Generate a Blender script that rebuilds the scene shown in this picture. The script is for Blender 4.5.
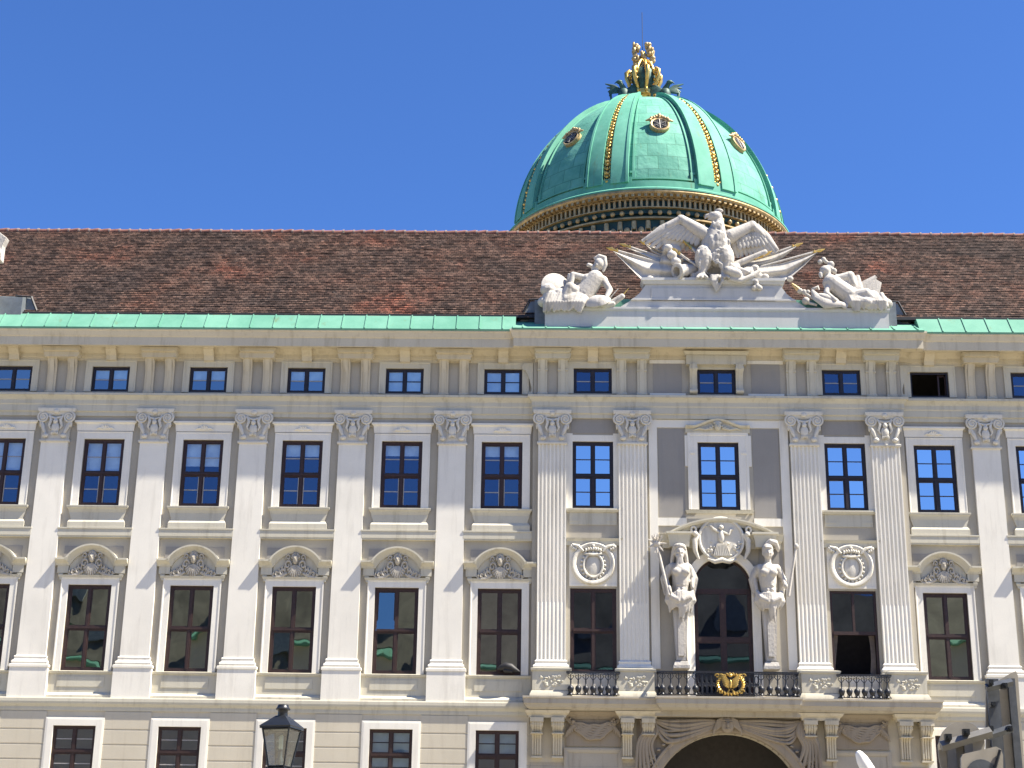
import bpy, bmesh, math, random
from mathutils import Vector, Matrix, noise
random.seed(7)
PI = math.pi
for o in list(bpy.data.objects): bpy.data.objects.remove(o)
scn = bpy.context.scene
COL = scn.collection

# ---------------------------------------------------------------- camera
DIST = 66.0
TH, RO, YA = math.radians(18.7484), math.radians(0.8342), math.radians(-1.3554)
FV = Vector((math.sin(YA)*math.cos(TH), math.cos(YA)*math.cos(TH), math.sin(TH)))
R0 = Vector((math.cos(YA), -math.sin(YA), 0)); U0 = R0.cross(FV)
RV = R0*math.cos(RO)+U0*math.sin(RO); UV = -R0*math.sin(RO)+U0*math.cos(RO)
CO = Vector((0, -DIST, 1.6))
cd = bpy.data.cameras.new('camera'); cam = bpy.data.objects.new('camera', cd); COL.objects.link(cam)
m = Matrix((RV, UV, -FV)).transposed().to_4x4(); m.translation = CO
cam.matrix_world = m
cd.sensor_width = 36; cd.lens = 1600/1024*36; cd.clip_start = .1; cd.clip_end = 3000
scn.camera = cam

# ---------------------------------------------------------------- light
SUN = Vector((4.1, -1.0, 6.0)).normalized()
world = bpy.data.worlds.new('World'); scn.world = world; world.use_nodes = True
wt = world.node_tree; bg = wt.nodes['Background']
sky = wt.nodes.new('ShaderNodeTexSky'); sky.sky_type = 'NISHITA'; sky.sun_disc = False
sky.sun_elevation = math.asin(SUN.z); sky.sun_rotation = math.atan2(SUN.x, SUN.y)
sky.altitude = 200; sky.air_density = 1.0; sky.dust_density = 0.3; sky.ozone_density = 6.0
tint = wt.nodes.new('ShaderNodeMix'); tint.data_type = 'RGBA'; tint.blend_type = 'MULTIPLY'; tint.inputs[0].default_value = 1
tint.inputs[7].default_value = (.68, .97, 1.44, 1)      # the deep blue of very clear air
wt.links.new(sky.outputs[0], tint.inputs[6]); wt.links.new(tint.outputs[2], bg.inputs[0]); bg.inputs[1].default_value = 0.05
sl = bpy.data.lights.new('sun', 'SUN'); sl.energy = 5.0; sl.angle = math.radians(.5); sl.color = (1, .92, .79)
so = bpy.data.objects.new('sun', sl); COL.objects.link(so)
so.rotation_euler = SUN.to_track_quat('Z', 'Y').to_euler(); so.location = (60, -40, 90)
scn.view_settings.view_transform = 'Standard'; scn.view_settings.look = 'None'
scn.view_settings.exposure = 1.47; scn.view_settings.gamma = 1.0

def at(x, y, Y=0.0):
    "world point at depth Y seen at picture position x,y (design-time tracing)"
    d = FV+RV*((x-512)/1600)-UV*((y-384)/1600)
    return CO+d*((Y+DIST)/d.y)

# ---------------------------------------------------------------- materials
def mat_base(name):
    m = bpy.data.materials.new(name); m.use_nodes = True
    nt = m.node_tree; b = nt.nodes['Principled BSDF']
    return m, nt, b
def nd(nt, t, **kw):
    n = nt.nodes.new(t)
    for k, v in kw.items():
        if k[0] == 'i': n.inputs[int(k[1:])].default_value = v
        else: setattr(n, k, v)
    return n
def pos(nt, sx=1, sy=1, sz=1):
    g = nd(nt, 'ShaderNodeNewGeometry'); mp = nd(nt, 'ShaderNodeMapping')
    mp.inputs['Scale'].default_value = (sx, sy, sz)
    nt.links.new(g.outputs['Position'], mp.inputs[0]); return mp.outputs[0]
def noi(nt, vec, scale, detail=4, rough=.6):
    n = nd(nt, 'ShaderNodeTexNoise'); n.inputs['Scale'].default_value = scale
    n.inputs['Detail'].default_value = detail; n.inputs['Roughness'].default_value = rough
    nt.links.new(vec, n.inputs['Vector']); return n.outputs['Fac']
def ramp(nt, fac, stops):
    r = nd(nt, 'ShaderNodeValToRGB'); e = r.color_ramp.elements
    while len(e) < len(stops): e.new(.5)
    for i, (p, c) in enumerate(stops):
        e[i].position = p; e[i].color = (*c, 1) if len(c) == 3 else c
    nt.links.new(fac, r.inputs[0]); return r.outputs[0]
def mix(nt, a, b, fac, mode='MIX'):
    n = nd(nt, 'ShaderNodeMix', data_type='RGBA', blend_type=mode)
    for inp, v in ((n.inputs[0], fac), (n.inputs[6], a), (n.inputs[7], b)):
        if isinstance(v, (int, float)): inp.default_value = v
        elif isinstance(v, tuple): inp.default_value = (*v, 1)
        else: nt.links.new(v, inp)
    return n.outputs[2]
def bump(nt, b, h, strength, dist=.02):
    n = nd(nt, 'ShaderNodeBump'); n.inputs['Strength'].default_value = strength
    n.inputs['Distance'].default_value = dist
    nt.links.new(h, n.inputs['Height']); nt.links.new(n.outputs[0], b.inputs['Normal'])

def plaster(name, col, dirt=(.30, .27, .22), amt=.25, rough=.9, fine=30, bd=.006):
    m, nt, b = mat_base(name)
    v = pos(nt); vs = pos(nt, 2.2, 2.2, .22)
    big = noi(nt, v, .45, 5); st = noi(nt, vs, 1.4, 6, .65); fi = noi(nt, v, fine, 3)
    k1 = ramp(nt, big, [(.35, (0, 0, 0)), (.75, (1, 1, 1))])
    c = mix(nt, col, tuple(x*.86 for x in col), k1)
    k2 = ramp(nt, st, [(.52, (0, 0, 0)), (.80, (amt, amt, amt))])
    c = mix(nt, c, dirt, k2)
    k3 = ramp(nt, fi, [(.3, (.93, .93, .93)), (.7, (1.03, 1.02, 1.0))])
    c = mix(nt, c, k3, 1.0, 'MULTIPLY')
    nt.links.new(c, b.inputs['Base Color']); b.inputs['Roughness'].default_value = rough
    b.inputs['Specular IOR Level'].default_value = .25
    bump(nt, b, fi, .5, bd); return m
def simple(name, col, rough=.5, metal=0, var=.15, scale=6, spec=.5):
    m, nt, b = mat_base(name)
    n = noi(nt, pos(nt), scale, 5)
    c = ramp(nt, n, [(.3, tuple(x*(1-var) for x in col)), (.7, tuple(min(1, x*(1+var)) for x in col))])
    nt.links.new(c, b.inputs['Base Color']); b.inputs['Roughness'].default_value = rough
    b.inputs['Metallic'].default_value = metal; b.inputs['Specular IOR Level'].default_value = spec
    bump(nt, b, n, .2, .01); return m
def glassmat(name, refl, tint=(.55, .65, .75), wob=.02, refcol=(1, 1, 1), ws=.8):
    m = bpy.data.materials.new(name); m.use_nodes = True; nt = m.node_tree; nt.nodes.clear()
    out = nd(nt, 'ShaderNodeOutputMaterial'); tr = nd(nt, 'ShaderNodeBsdfTransparent')
    gl = nd(nt, 'ShaderNodeBsdfGlossy'); mx = nd(nt, 'ShaderNodeMixShader')
    tr.inputs[0].default_value = (*tint, 1); gl.inputs['Roughness'].default_value = .012
    gl.inputs[0].default_value = (*refcol, 1)
    mx.inputs[0].default_value = refl
    n = noi(nt, pos(nt, 1, 1, .7), ws, 1.5, .4); bp = nd(nt, 'ShaderNodeBump')
    bp.inputs['Strength'].default_value = 1; bp.inputs['Distance'].default_value = wob
    nt.links.new(n, bp.inputs['Height']); nt.links.new(bp.outputs[0], gl.inputs['Normal'])
    nt.links.new(tr.outputs[0], mx.inputs[1]); nt.links.new(gl.outputs[0], mx.inputs[2])
    nt.links.new(mx.outputs[0], out.inputs[0]); return m

M = {}
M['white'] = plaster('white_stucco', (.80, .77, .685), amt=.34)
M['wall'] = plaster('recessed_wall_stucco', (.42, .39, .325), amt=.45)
M['trim'] = plaster('stone_trim', (.57, .54, .44), dirt=(.24, .21, .15), amt=.6)
M['soffit'] = plaster('cornice_stone', (.60, .54, .41), dirt=(.26, .21, .13), amt=.6)
M['ornament'] = plaster('carved_stone', (.50, .465, .395), dirt=(.15, .13, .105), amt=.85, fine=18, bd=.02)
M['capital'] = plaster('capital_stone', (.66, .63, .55), dirt=(.22, .20, .16), amt=.7, fine=18, bd=.02)
M['panel'] = plaster('grey_stucco_panel', (.31, .295, .27), dirt=(.20, .20, .20), amt=.4)
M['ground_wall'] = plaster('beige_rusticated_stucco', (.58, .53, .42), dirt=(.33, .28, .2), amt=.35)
M['slab'] = plaster('shaded_balcony_stone', (.44, .40, .325), dirt=(.20, .17, .13), amt=.7)  # base colour lowered to carry the shade of the balcony zone
M['portal'] = plaster('weathered_shaded_portal_stone', (.33, .28, .215), dirt=(.12, .095, .07), amt=.7)  # dirt streaks, plus a base darkened to hold the shadow under the slab
M['marble'] = plaster('statue_stone', (.53, .50, .45), dirt=(.19, .18, .155), amt=.85, fine=9, bd=.035)
M['attic_stone'] = plaster('roof_group_stone', (.55, .55, .53), dirt=(.28, .29, .27), amt=.4)
M['wood'] = simple('brown_window_wood', (.034, .016, .012), .5, 0, .35, 9)
M['wood_dark'] = simple('dark_window_wood', (.020, .014, .014), .4, 0, .3, 9)
M['iron'] = simple('black_iron', (.022, .024, .03), .45, .3, .3, 12)
M['gold'] = simple('gilding', (.62, .42, .12), .38, .8, .3, 5)
M['old_gold'] = simple('aged_gilding', (.46, .33, .15), .5, .4, .35, 3)
M['dark_green'] = simple('dark_green_metal', (.018, .055, .048), .6, .1, .5, 2)
M['green_bronze'] = simple('green_bronze', (.03, .08, .065), .6, .2, .5, 4)
M['lead'] = simple('lead_sheet', (.16, .18, .19), .55, .3, .25, 2)
M['black'] = simple('black_trim_and_shade', (.015, .015, .017), .6)
M['interior'] = simple('dark_room_wall', (.05, .045, .042), .9)
M['bar'] = simple('pale_glazing_bar', (.30, .29, .28), .6)
M['slate'] = simple('grey_green_slate', (.10, .095, .075), .8, 0, .5, .35)
M['blind'] = simple('pale_window_blind', (.78, .82, .72), .9, 0, .15, 2)
M['curtain'] = simple('cream_curtain', (.16, .13, .11), .95)
M['lamp_metal'] = simple('lamp_black_paint', (.018, .021, .026), .35, .2, .2, 20)
M['sign_metal'] = simple('grey_sign_metal', (.17, .165, .155), .5, .35, .2, 6)
M['sign_plate'] = simple('pale_sign_back', (.30, .275, .23), .5, .1, .15, 5)
M['galv'] = simple('galvanised_steel', (.10, .11, .125), .42, .5, .25, 10)
M['white_paint'] = simple('white_paint', (.8, .8, .78), .4, 0, .04)
M['tube'] = simple('frosted_glass_mantle', (.75, .74, .66), .5, 0, .05)
M['g_dark'] = glassmat('window_glass', .30, wob=.005, tint=(.5, .6, .7))
M['g_navy'] = glassmat('window_glass_blue', .20, wob=.003, tint=(.72, .82, .95), refcol=(.62, .75, 1.0))
M['g_door'] = glassmat('door_glass', .12, wob=.003, tint=(.5, .6, .8), refcol=(.7, .8, 1.0))
M['g_sky'] = glassmat('window_glass_coated', .80, wob=.003)
M['g_attic'] = glassmat('attic_window_glass', .38, wob=.003, tint=(.7, .8, .9))
M['g_green'] = glassmat('old_window_glass', .36, wob=.009, tint=(.4, .45, .42), refcol=(.9, .95, .85))
M['g_lamp'] = glassmat('lantern_glass', .18, wob=.002, tint=(.62, .70, .66))

def roofmat():
    m, nt, b = mat_base('brown_roof_tiles'); v = pos(nt)
    sep = nd(nt, 'ShaderNodeSeparateXYZ'); nt.links.new(v, sep.inputs[0])
    cmb = nd(nt, 'ShaderNodeCombineXYZ')
    nt.links.new(sep.outputs[0], cmb.inputs[0]); nt.links.new(sep.outputs[2], cmb.inputs[1])
    nz = nd(nt, 'ShaderNodeTexNoise'); nz.inputs['Scale'].default_value = 1.6; nz.inputs['Detail'].default_value = 4; nt.links.new(v, nz.inputs['Vector'])
    sc_ = nd(nt, 'ShaderNodeVectorMath', operation='SCALE'); sc_.inputs['Scale'].default_value = .28; nt.links.new(nz.outputs['Color'], sc_.inputs[0])
    ad = nd(nt, 'ShaderNodeVectorMath', operation='ADD'); nt.links.new(cmb.outputs[0], ad.inputs[0]); nt.links.new(sc_.outputs[0], ad.inputs[1])
    br = nd(nt, 'ShaderNodeTexBrick'); nt.links.new(ad.outputs[0], br.inputs['Vector'])
    br.inputs['Scale'].default_value = 1; br.inputs['Brick Width'].default_value = .19
    br.inputs['Row Height'].default_value = ROWH; br.inputs['Mortar Size'].default_value = .012
    br.inputs['Color1'].default_value = (.045, .031, .026, 1); br.inputs['Color2'].default_value = (.175, .118, .092, 1)
    br.inputs['Mortar'].default_value = (.010, .008, .008, 1); br.inputs['Bias'].default_value = -.1
    big = noi(nt, v, .35, 5); c = mix(nt, br.outputs[0], ramp(nt, big, [(.36, (.72, .72, .74)), (.5, (1.1, .98, .92)), (.60, (1.25, .95, .85)), (.70, (1.9, 1.05, .85))]), 1.0, 'MULTIPLY')
    sm = noi(nt, pos(nt, 1, 1, 3), 5, 3)
    k = ramp(nt, sm, [(.64, (0, 0, 0)), (.72, (.8, .8, .8))])
    c = mix(nt, c, (.20, .16, .13), k)
    k = ramp(nt, noi(nt, pos(nt, 1, 1, 2.5), 3.3, 4), [(.60, (0, 0, 0)), (.70, (.75, .75, .75))])
    c = mix(nt, c, (.018, .013, .012), k)
    nt.links.new(c, b.inputs['Base Color']); b.inputs['Roughness'].default_value = .85
    b.inputs['Specular IOR Level'].default_value = .2
    bump(nt, b, br.outputs['Color'], .6, .03); return m
ROWH = .128
M['tiles'] = roofmat()
M['ridge'] = simple('terracotta_ridge', (.20, .085, .06), .8, 0, .35, 4)
M['mortar'] = simple('pale_mortar', (.22, .165, .14), .9)
def coppermat(name, c1, c2, seams=None, stain=(.13, .14, .06)):
    m, nt, b = mat_base(name); v = pos(nt)
    n = noi(nt, v, .6, 6, .65); c = ramp(nt, n, [(.35, c1), (.68, c2)])
    st = noi(nt, pos(nt, 1.3, 1.3, .18), 1.6, 5, .6)
    c = mix(nt, c, stain, ramp(nt, st, [(.6, (0, 0, 0)), (.78, (.65, .65, .65))]))
    if seams:
        sub = nd(nt, 'ShaderNodeVectorMath', operation='SUBTRACT'); sub.inputs[1].default_value = (*seams, 0)
        nt.links.new(v, sub.inputs[0]); sep = nd(nt, 'ShaderNodeSeparateXYZ'); nt.links.new(sub.outputs[0], sep.inputs[0])
        a = nd(nt, 'ShaderNodeMath', operation='ARCTAN2'); nt.links.new(sep.outputs[1], a.inputs[0]); nt.links.new(sep.outputs[0], a.inputs[1])
        mu = nd(nt, 'ShaderNodeMath', operation='MULTIPLY', i1=9.2); nt.links.new(a.outputs[0], mu.inputs[0])
        cmb = nd(nt, 'ShaderNodeCombineXYZ'); nt.links.new(mu.outputs[0], cmb.inputs[0]); nt.links.new(sep.outputs[2], cmb.inputs[1])
        br = nd(nt, 'ShaderNodeTexBrick'); nt.links.new(cmb.outputs[0], br.inputs['Vector'])
        br.inputs['Scale'].default_value = 1; br.inputs['Brick Width'].default_value = 1.35; br.inputs['Row Height'].default_value = 1.02
        br.inputs['Mortar Size'].default_value = .022; br.inputs['Color1'].default_value = (1, 1, 1, 1); br.inputs['Color2'].default_value = (.70, .78, .80, 1)
        br.inputs['Mortar'].default_value = (.45, .52, .5, 1)
        c = mix(nt, c, br.outputs[0], 1.0, 'MULTIPLY')
        bump(nt, b, noi(nt, v, 1.2, 3), .5, .12)
    else: bump(nt, b, n, .4, .03)
    nt.links.new(c, b.inputs['Base Color']); b.inputs['Roughness'].default_value = .72; b.inputs['Specular IOR Level'].default_value = .2; return m
M['dome'] = coppermat('verdigris_dome_sheet', (.10, .32, .225), (.19, .46, .34), (6.6, 34))
M['copper'] = coppermat('verdigris_gutter_sheet', (.095, .26, .185), (.15, .34, .25))
M['dome_rib'] = coppermat('verdigris_rib_sheet', (.09, .30, .21), (.15, .41, .295))
def paving():
    m, nt, b = mat_base('courtyard_paving'); v = pos(nt)
    br = nd(nt, 'ShaderNodeTexBrick'); nt.links.new(v, br.inputs['Vector'])
    br.inputs['Scale'].default_value = 1; br.inputs['Brick Width'].default_value = .2; br.inputs['Row Height'].default_value = .2
    br.inputs['Color1'].default_value = (.25, .225, .165, 1); br.inputs['Color2'].default_value = (.32, .285, .21, 1)
    br.inputs['Mortar'].default_value = (.14, .13, .12, 1); br.inputs['Mortar Size'].default_value = .01
    nt.links.new(br.outputs[0], b.inputs['Base Color']); b.inputs['Roughness'].default_value = .8; return m
M['paving'] = paving()

# ---------------------------------------------------------------- mesh builder
class MB:
    def __init__(s): s.v = []; s.f = []; s.mi = []; s.cur = 0
    def face(s, idx): s.f.append(idx); s.mi.append(s.cur)
    def add(s, vs, fs, T=None):
        b = len(s.v)
        s.v += [tuple(T@Vector(p)) if T else tuple(p) for p in vs]
        for f in fs: s.face([b+i for i in f])
    def box(s, x0, x1, y0, y1, z0, z1, T=None):
        s.add([(x0, y0, z0), (x1, y0, z0), (x1, y1, z0), (x0, y1, z0), (x0, y0, z1), (x1, y0, z1), (x1, y1, z1), (x0, y1, z1)],
              [(0, 3, 2, 1), (4, 5, 6, 7), (0, 1, 5, 4), (1, 2, 6, 5), (2, 3, 7, 6), (3, 0, 4, 7)], T)
    def prism(s, poly, a0, a1, axis='y', T=None):
        # poly of 2D points; axis y: (x,z) extruded in y; axis x: (y,z) extruded in x; axis z: (x,y) in z
        n = len(poly)
        def P(p, a): return (p[0], a, p[1]) if axis == 'y' else ((a, p[0], p[1]) if axis == 'x' else (p[0], p[1], a))
        vs = [P(p, a0) for p in poly]+[P(p, a1) for p in poly]
        fs = [tuple(range(n)), tuple(range(2*n-1, n-1, -1))]+[(i, (i+1) % n, n+(i+1) % n, n+i) for i in range(n)]
        s.add(vs, fs, T)
    def sections(s, secs, closed=True, caps=True, T=None):
        n = len(secs[0]); vs = [p for q in secs for p in q]; fs = []
        for k in range(len(secs)-1):
            for i in range(n if closed else n-1):
                j = (i+1) % n; fs.append((k*n+i, k*n+j, (k+1)*n+j, (k+1)*n+i))
        if caps: fs += [tuple(range(n-1, -1, -1)), tuple(range((len(secs)-1)*n, len(secs)*n))]
        s.add(vs, fs, T)
    def mould(s, prof, path, T=None):
        # prof: closed polygon (outward, z); path: XY polyline, outward = right-hand side
        def nrm(a, b):
            d = Vector((b[0]-a[0], b[1]-a[1])).normalized(); return Vector((d.y, -d.x))
        secs = []
        for i, p in enumerate(path):
            if i == 0: n = nrm(path[0], path[1])
            elif i == len(path)-1: n = nrm(path[-2], path[-1])
            else:
                n1 = nrm(path[i-1], p); n2 = nrm(p, path[i+1]); n = n1+n2; n = n/max(.2, n.dot(n1))
            secs.append([(p[0]+n.x*o, p[1]+n.y*o, z) for o, z in prof])
        s.sections(secs, T=T)
    def sweep(s, prof, path, closed=False, T=None):
        # prof: closed polygon (normal offset, y); path in XZ; offset to the left-hand side of travel
        def nrm(a, b):
            d = Vector((b[0]-a[0], b[1]-a[1])).normalized(); return Vector((-d.y, d.x))
        secs = []; L = len(path)
        for i, p in enumerate(path):
            if closed: n1 = nrm(path[i-1], p); n2 = nrm(p, path[(i+1) % L])
            else:
                n1 = nrm(path[max(i-1, 0)], path[max(i, 1)]); n2 = nrm(path[min(i, L-2)], path[min(i+1, L-1)])
            n = n1+n2; n = n/max(.2, n.dot(n1))
            secs.append([(p[0]+n.x*o, y, p[1]+n.y*o) for o, y in prof])
        if closed: secs.append(secs[0]); s.sections(secs, caps=False, T=T)
        else: s.sections(secs, T=T)
    def lathe(s, prof, c=(0, 0, 0), n=16, a0=0, a1=2*PI, T=None):
        full = abs(a1-a0-2*PI) < 1e-6; k = n if full else n+1
        vs = []; fs = []
        for i in range(k):
            a = a0+(a1-a0)*i/n
            vs += [(c[0]+r*math.cos(a), c[1]+r*math.sin(a), c[2]+z) for r, z in prof]
        P = len(prof)
        for i in range(n):
            j = (i+1) % k
            for q in range(P-1): fs.append((i*P+q, j*P+q, j*P+q+1, i*P+q+1))
        if full:
            if prof[0][0] > 1e-4: fs.append(tuple(i*P for i in range(k))[::-1])
            if prof[-1][0] > 1e-4: fs.append(tuple(i*P+P-1 for i in range(k)))
        s.add(vs, fs, T)
    def ell(s, c, r, T=None, n=10, rot=None):
        if isinstance(r, (int, float)): r = (r, r, r)
        m = n//2+1; vs = []; fs = []
        Rm = rot.to_matrix() if rot is not None and hasattr(rot, 'to_matrix') else rot
        for i in range(m+1):
            t = PI*i/m
            for j in range(n):
                a = 2*PI*j/n
                p = Vector((r[0]*math.sin(t)*math.cos(a), r[1]*math.sin(t)*math.sin(a), r[2]*math.cos(t)))
                if Rm is not None: p = Rm@p
                vs.append(tuple(p+Vector(c)))
        for i in range(m):
            for j in range(n): fs.append((i*n+j, (i+1)*n+j, (i+1)*n+(j+1) % n, i*n+(j+1) % n))
        s.add(vs, fs, T)
    def tube(s, pts, rad, n=8, flat=1.0, T=None):
        pts = [Vector(p) for p in pts]; L = len(pts)
        if isinstance(rad, (int, float)): rad = [rad]*L
        secs = []; up = None
        for i, p in enumerate(pts):
            d = (pts[min(i+1, L-1)]-pts[max(i-1, 0)]).normalized()
            if up is None: up = Vector((0, 1, 0)) if abs(d.y) < .9 else Vector((1, 0, 0))
            a = d.cross(up); a.normalize(); b = a.cross(d).normalized(); up = b
            secs.append([tuple(p+(a*math.cos(2*PI*k/n)+b*math.sin(2*PI*k/n)*flat)*rad[i]) for k in range(n)])
        s.sections(secs, T=T)
    def cap(s, p, q, r0, r1=None, n=10, T=None):
        if r1 is None: r1 = r0
        s.tube([p, q], [r0, r1], n, T=T); s.ell(p, r0, T, n); s.ell(q, r1, T, n)
    def poly(s, pts, T=None): s.add(pts, [tuple(range(len(pts)))], T)
    def mesh(s, name, mats, smooth=35):
        me = bpy.data.meshes.new(name); me.from_pydata(s.v, [], s.f)
        if not isinstance(mats, (list, tuple)): mats = [mats]
        for mm in mats: me.materials.append(M[mm] if isinstance(mm, str) else mm)
        for i, p in enumerate(me.polygons): p.material_index = s.mi[i]
        b = bmesh.new(); b.from_mesh(me)
        bmesh.ops.remove_doubles(b, verts=b.verts, dist=1e-5)
        bmesh.ops.recalc_face_normals(b, faces=b.faces); b.to_mesh(me); b.free()
        if smooth:
            me.polygons.foreach_set('use_smooth', [True]*len(me.polygons))
            me.set_sharp_from_angle(angle=math.radians(smooth))
        return me

WL = {}
def link(name, me, parent=None, loc=(0, 0, 0), wloc=None, rotz=0):
    "link mesh me as ONE object; loc = world position of its origin"
    o = bpy.data.objects.new(name, me); COL.objects.link(o)
    loc = Vector(loc); o.location = loc-(WL[parent.name] if parent else Vector())
    o.parent = parent; WL[o.name] = loc
    if rotz: o.rotation_euler.z = rotz
    return o
def obj(name, mb, mats, parent=None, loc=(0, 0, 0), smooth=35):
    "mesh coordinates in mb are world coordinates minus loc"
    return link(name, mb.mesh(name, mats, smooth), parent, loc)
def wobj(name, mb, mats, parent, smooth=35):
    "mb holds WORLD coordinates; origin is the parent's origin"
    L = WL[parent.name]; mb.v = [(x-L.x, y-L.y, z-L.z) for x, y, z in mb.v]
    return link(name, mb.mesh(name, mats, smooth), parent, L)
def thing(name, label, cat, loc=(0, 0, 0), group=None):
    o = bpy.data.objects.new(name, None); COL.objects.link(o); o.location = loc; WL[o.name] = Vector(loc)
    o.empty_display_size = .3
    tag(o, label, cat, group); return o
def tag(o, label=None, cat=None, group=None, kind=None):
    if label: o['label'] = label
    if cat: o['category'] = cat
    if group: o['group'] = group
    if kind: o['kind'] = kind
def sculpt(name, mb, mats, voxel, smooth=4):
    "fuse overlapping solids into one carved surface"
    me = mb.mesh(name+'_raw', mats, 0); o = bpy.data.objects.new('tmp', me); COL.objects.link(o)
    r = o.modifiers.new('r', 'REMESH'); r.mode = 'VOXEL'; r.voxel_size = voxel; r.use_smooth_shade = True
    if smooth:
        c = o.modifiers.new('s', 'SMOOTH'); c.factor = .5; c.iterations = smooth
    dg = bpy.context.evaluated_depsgraph_get(); dg.update()
    out = bpy.data.meshes.new_from_object(o.evaluated_get(dg)); bpy.data.objects.remove(o)
    out.name = name; out.materials.clear()
    for mm in (mats if isinstance(mats, (list, tuple)) else [mats]): out.materials.append(M[mm] if isinstance(mm, str) else mm)
    out.polygons.foreach_set('use_smooth', [True]*len(out.polygons)); return out
def arc(cx, cz, r, a0, a1, n):
    return [(cx+r*math.cos(math.radians(a0+(a1-a0)*i/n)), cz+r*math.sin(math.radians(a0+(a1-a0)*i/n))) for i in range(n+1)]

# wall sheet with rectangular openings (and reveals), facing -Y
def wall_holes(mb, x0, x1, z0, z1, y, holes, depth):
    xs = sorted({x0, x1, *[h[0] for h in holes], *[h[1] for h in holes]}); zs = sorted({z0, z1, *[h[2] for h in holes], *[h[3] for h in holes]})
    xs = [x for x in xs if x0 <= x <= x1]; zs = [z for z in zs if z0 <= z <= z1]
    for i in range(len(xs)-1):
        for k in range(len(zs)-1):
            cx = (xs[i]+xs[i+1])/2; cz = (zs[k]+zs[k+1])/2
            if any(h[0] < cx < h[1] and h[2] < cz < h[3] for h in holes): continue
            mb.poly([(xs[i], y, zs[k]), (xs[i+1], y, zs[k]), (xs[i+1], y, zs[k+1]), (xs[i], y, zs[k+1])])
    for a, b, c, d in holes:
        c = max(c, z0); d = min(d, z1)
        mb.poly([(a, y, c), (a, y+depth, c), (a, y+depth, d), (a, y, d)]); mb.poly([(b, y, c), (b, y, d), (b, y+depth, d), (b, y+depth, c)])
        mb.poly([(a, y, c), (b, y, c), (b, y+depth, c), (a, y+depth, c)]); mb.poly([(a, y, d), (a, y+depth, d), (b, y+depth, d), (b, y, d)])
def arch_fill(mb, cx, w, zs, ztop, y, depth, r, n=20):
    "fills the spandrels of an arched head inside the rectangular hole cx-w..cx+w, zs..ztop"
    pts = arc(cx, zs, r, 180, 0, n)
    for i in range(n):
        (xa, za), (xb, zb) = pts[i], pts[i+1]
        mb.poly([(xa, y, za), (xb, y, zb), (xb, y, ztop), (xa, y, ztop)])
        mb.poly([(xa, y, za), (xa, y+depth, za), (xb, y+depth, zb), (xb, y, zb)])

# ================================================================ SETTING
g = MB(); g.box(-400, 400, -400, 400, -.5, 0); gr = obj('courtyard_ground', g, 'paving', smooth=0); tag(gr, kind='structure')

# ================================================================ THE PALACE WING
CX = 7.32                                    # axis of the central projection
BL, BR = -1.95, 16.56
WX = [-27.81, -23.5, -19.19, -14.88, -10.57, -6.26, -1.95, 16.56, 20.9, 25.2, 29.51, 33.82]
PX = [-29.96, -25.65, -21.34, -17.03, -12.72, -8.41, -4.10, 18.75, 23.05, 27.35, 31.66, 35.97]
FX = [.21, 3.64, 10.98, 14.42]
XL, XR = -.62, 15.25                          # edges of the central projection
X0, X1 = -31.5, 37.2
FW = -.20                                     # forward step of the projection
palace = thing('palace_building', 'long white baroque palace wing with brown tiled roof, tall pilasters and rows of dark windows', 'building', (CX, 0, 0))

WY, YB = .14, -.06                            # wall plane, and wall plane in the central projection
H_AT, H_2, H_1, H_M = 1.15, 2.97, 3.60, 2.0
Z_AT, Z_2, Z_1, Z_M = 23.56, 18.43, 11.40, 7.14
W_AT, W_2, W_1, W_M = 1.66, 1.76, 1.84, 1.75
AX = [1.95, 12.71]                            # side bays of the projection

# ---- walls
def hole(cx, w, z, h): return (cx-w/2, cx+w/2, z, z+h)
mb = MB()
for (a, b, yw, xsn) in ((X0, XL, WY, WX[:7]), (XR, X1, WY, WX[7:])):
    hs = [hole(x, W_2, Z_2, H_2) for x in xsn]+[hole(x, W_1, Z_1, H_1) for x in xsn]
    wall_holes(mb, a, b, 10.1, 23.3, yw, hs, .35)
hs = [hole(x, 1.74, Z_2, H_2) for x in AX+[CX]]+[hole(x, 1.92, 11.5, 3.52) for x in AX]+[(CX-1.2, CX+1.2, 10.4, 16.35)]
wall_holes(mb, XL, XR, 10.1, 23.3, YB, hs, .35)
arch_fill(mb, CX, 1.2, 15.15, 16.35, YB, .35, 1.2)
mb.box(XL, XL+.01, YB+.002, WY, 10.1, 23.3); mb.box(XR-.01, XR, YB+.002, WY, 10.1, 23.3)
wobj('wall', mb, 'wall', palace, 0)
mb = MB()
for (a, b, yw, xsn) in ((X0, XL, .08, WX[:7]), (XL, XR, .08+FW, AX+[CX]), (XR, X1, .08, WX[7:])):
    wall_holes(mb, a, b, 23.3, 26.2, yw, [hole(x, W_AT, Z_AT, H_AT) for x in xsn], .35)
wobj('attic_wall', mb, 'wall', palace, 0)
# body behind (closes the building), rooms
mb = MB()
mb.box(X0+.02, X1-.02, 10.5, 11, 0, 26.2)
for x in (X0, X1-.4): mb.box(x, x+.4, .2, 10.6, 0, 26.9)
wobj('rear_wall', mb, 'white', palace, 0)
mb = MB()
mb.box(X0+.5, X1-.5, 2.4, 2.6, 6.2, 26.6)
for z in (10.0, 17.0, 23.1, 26.3): mb.box(X0+.5, CX-4 if z < 10.5 else X1-.5, .75, 2.4, z, z+.15)
for x in [p for p in PX]+[XL, 3.64, 10.98, XR]: mb.box(x-.1, x+.1, .75, 2.4, 10.2, 26.2)
wobj('room_partition', mb, 'interior', palace, 0)

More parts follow.
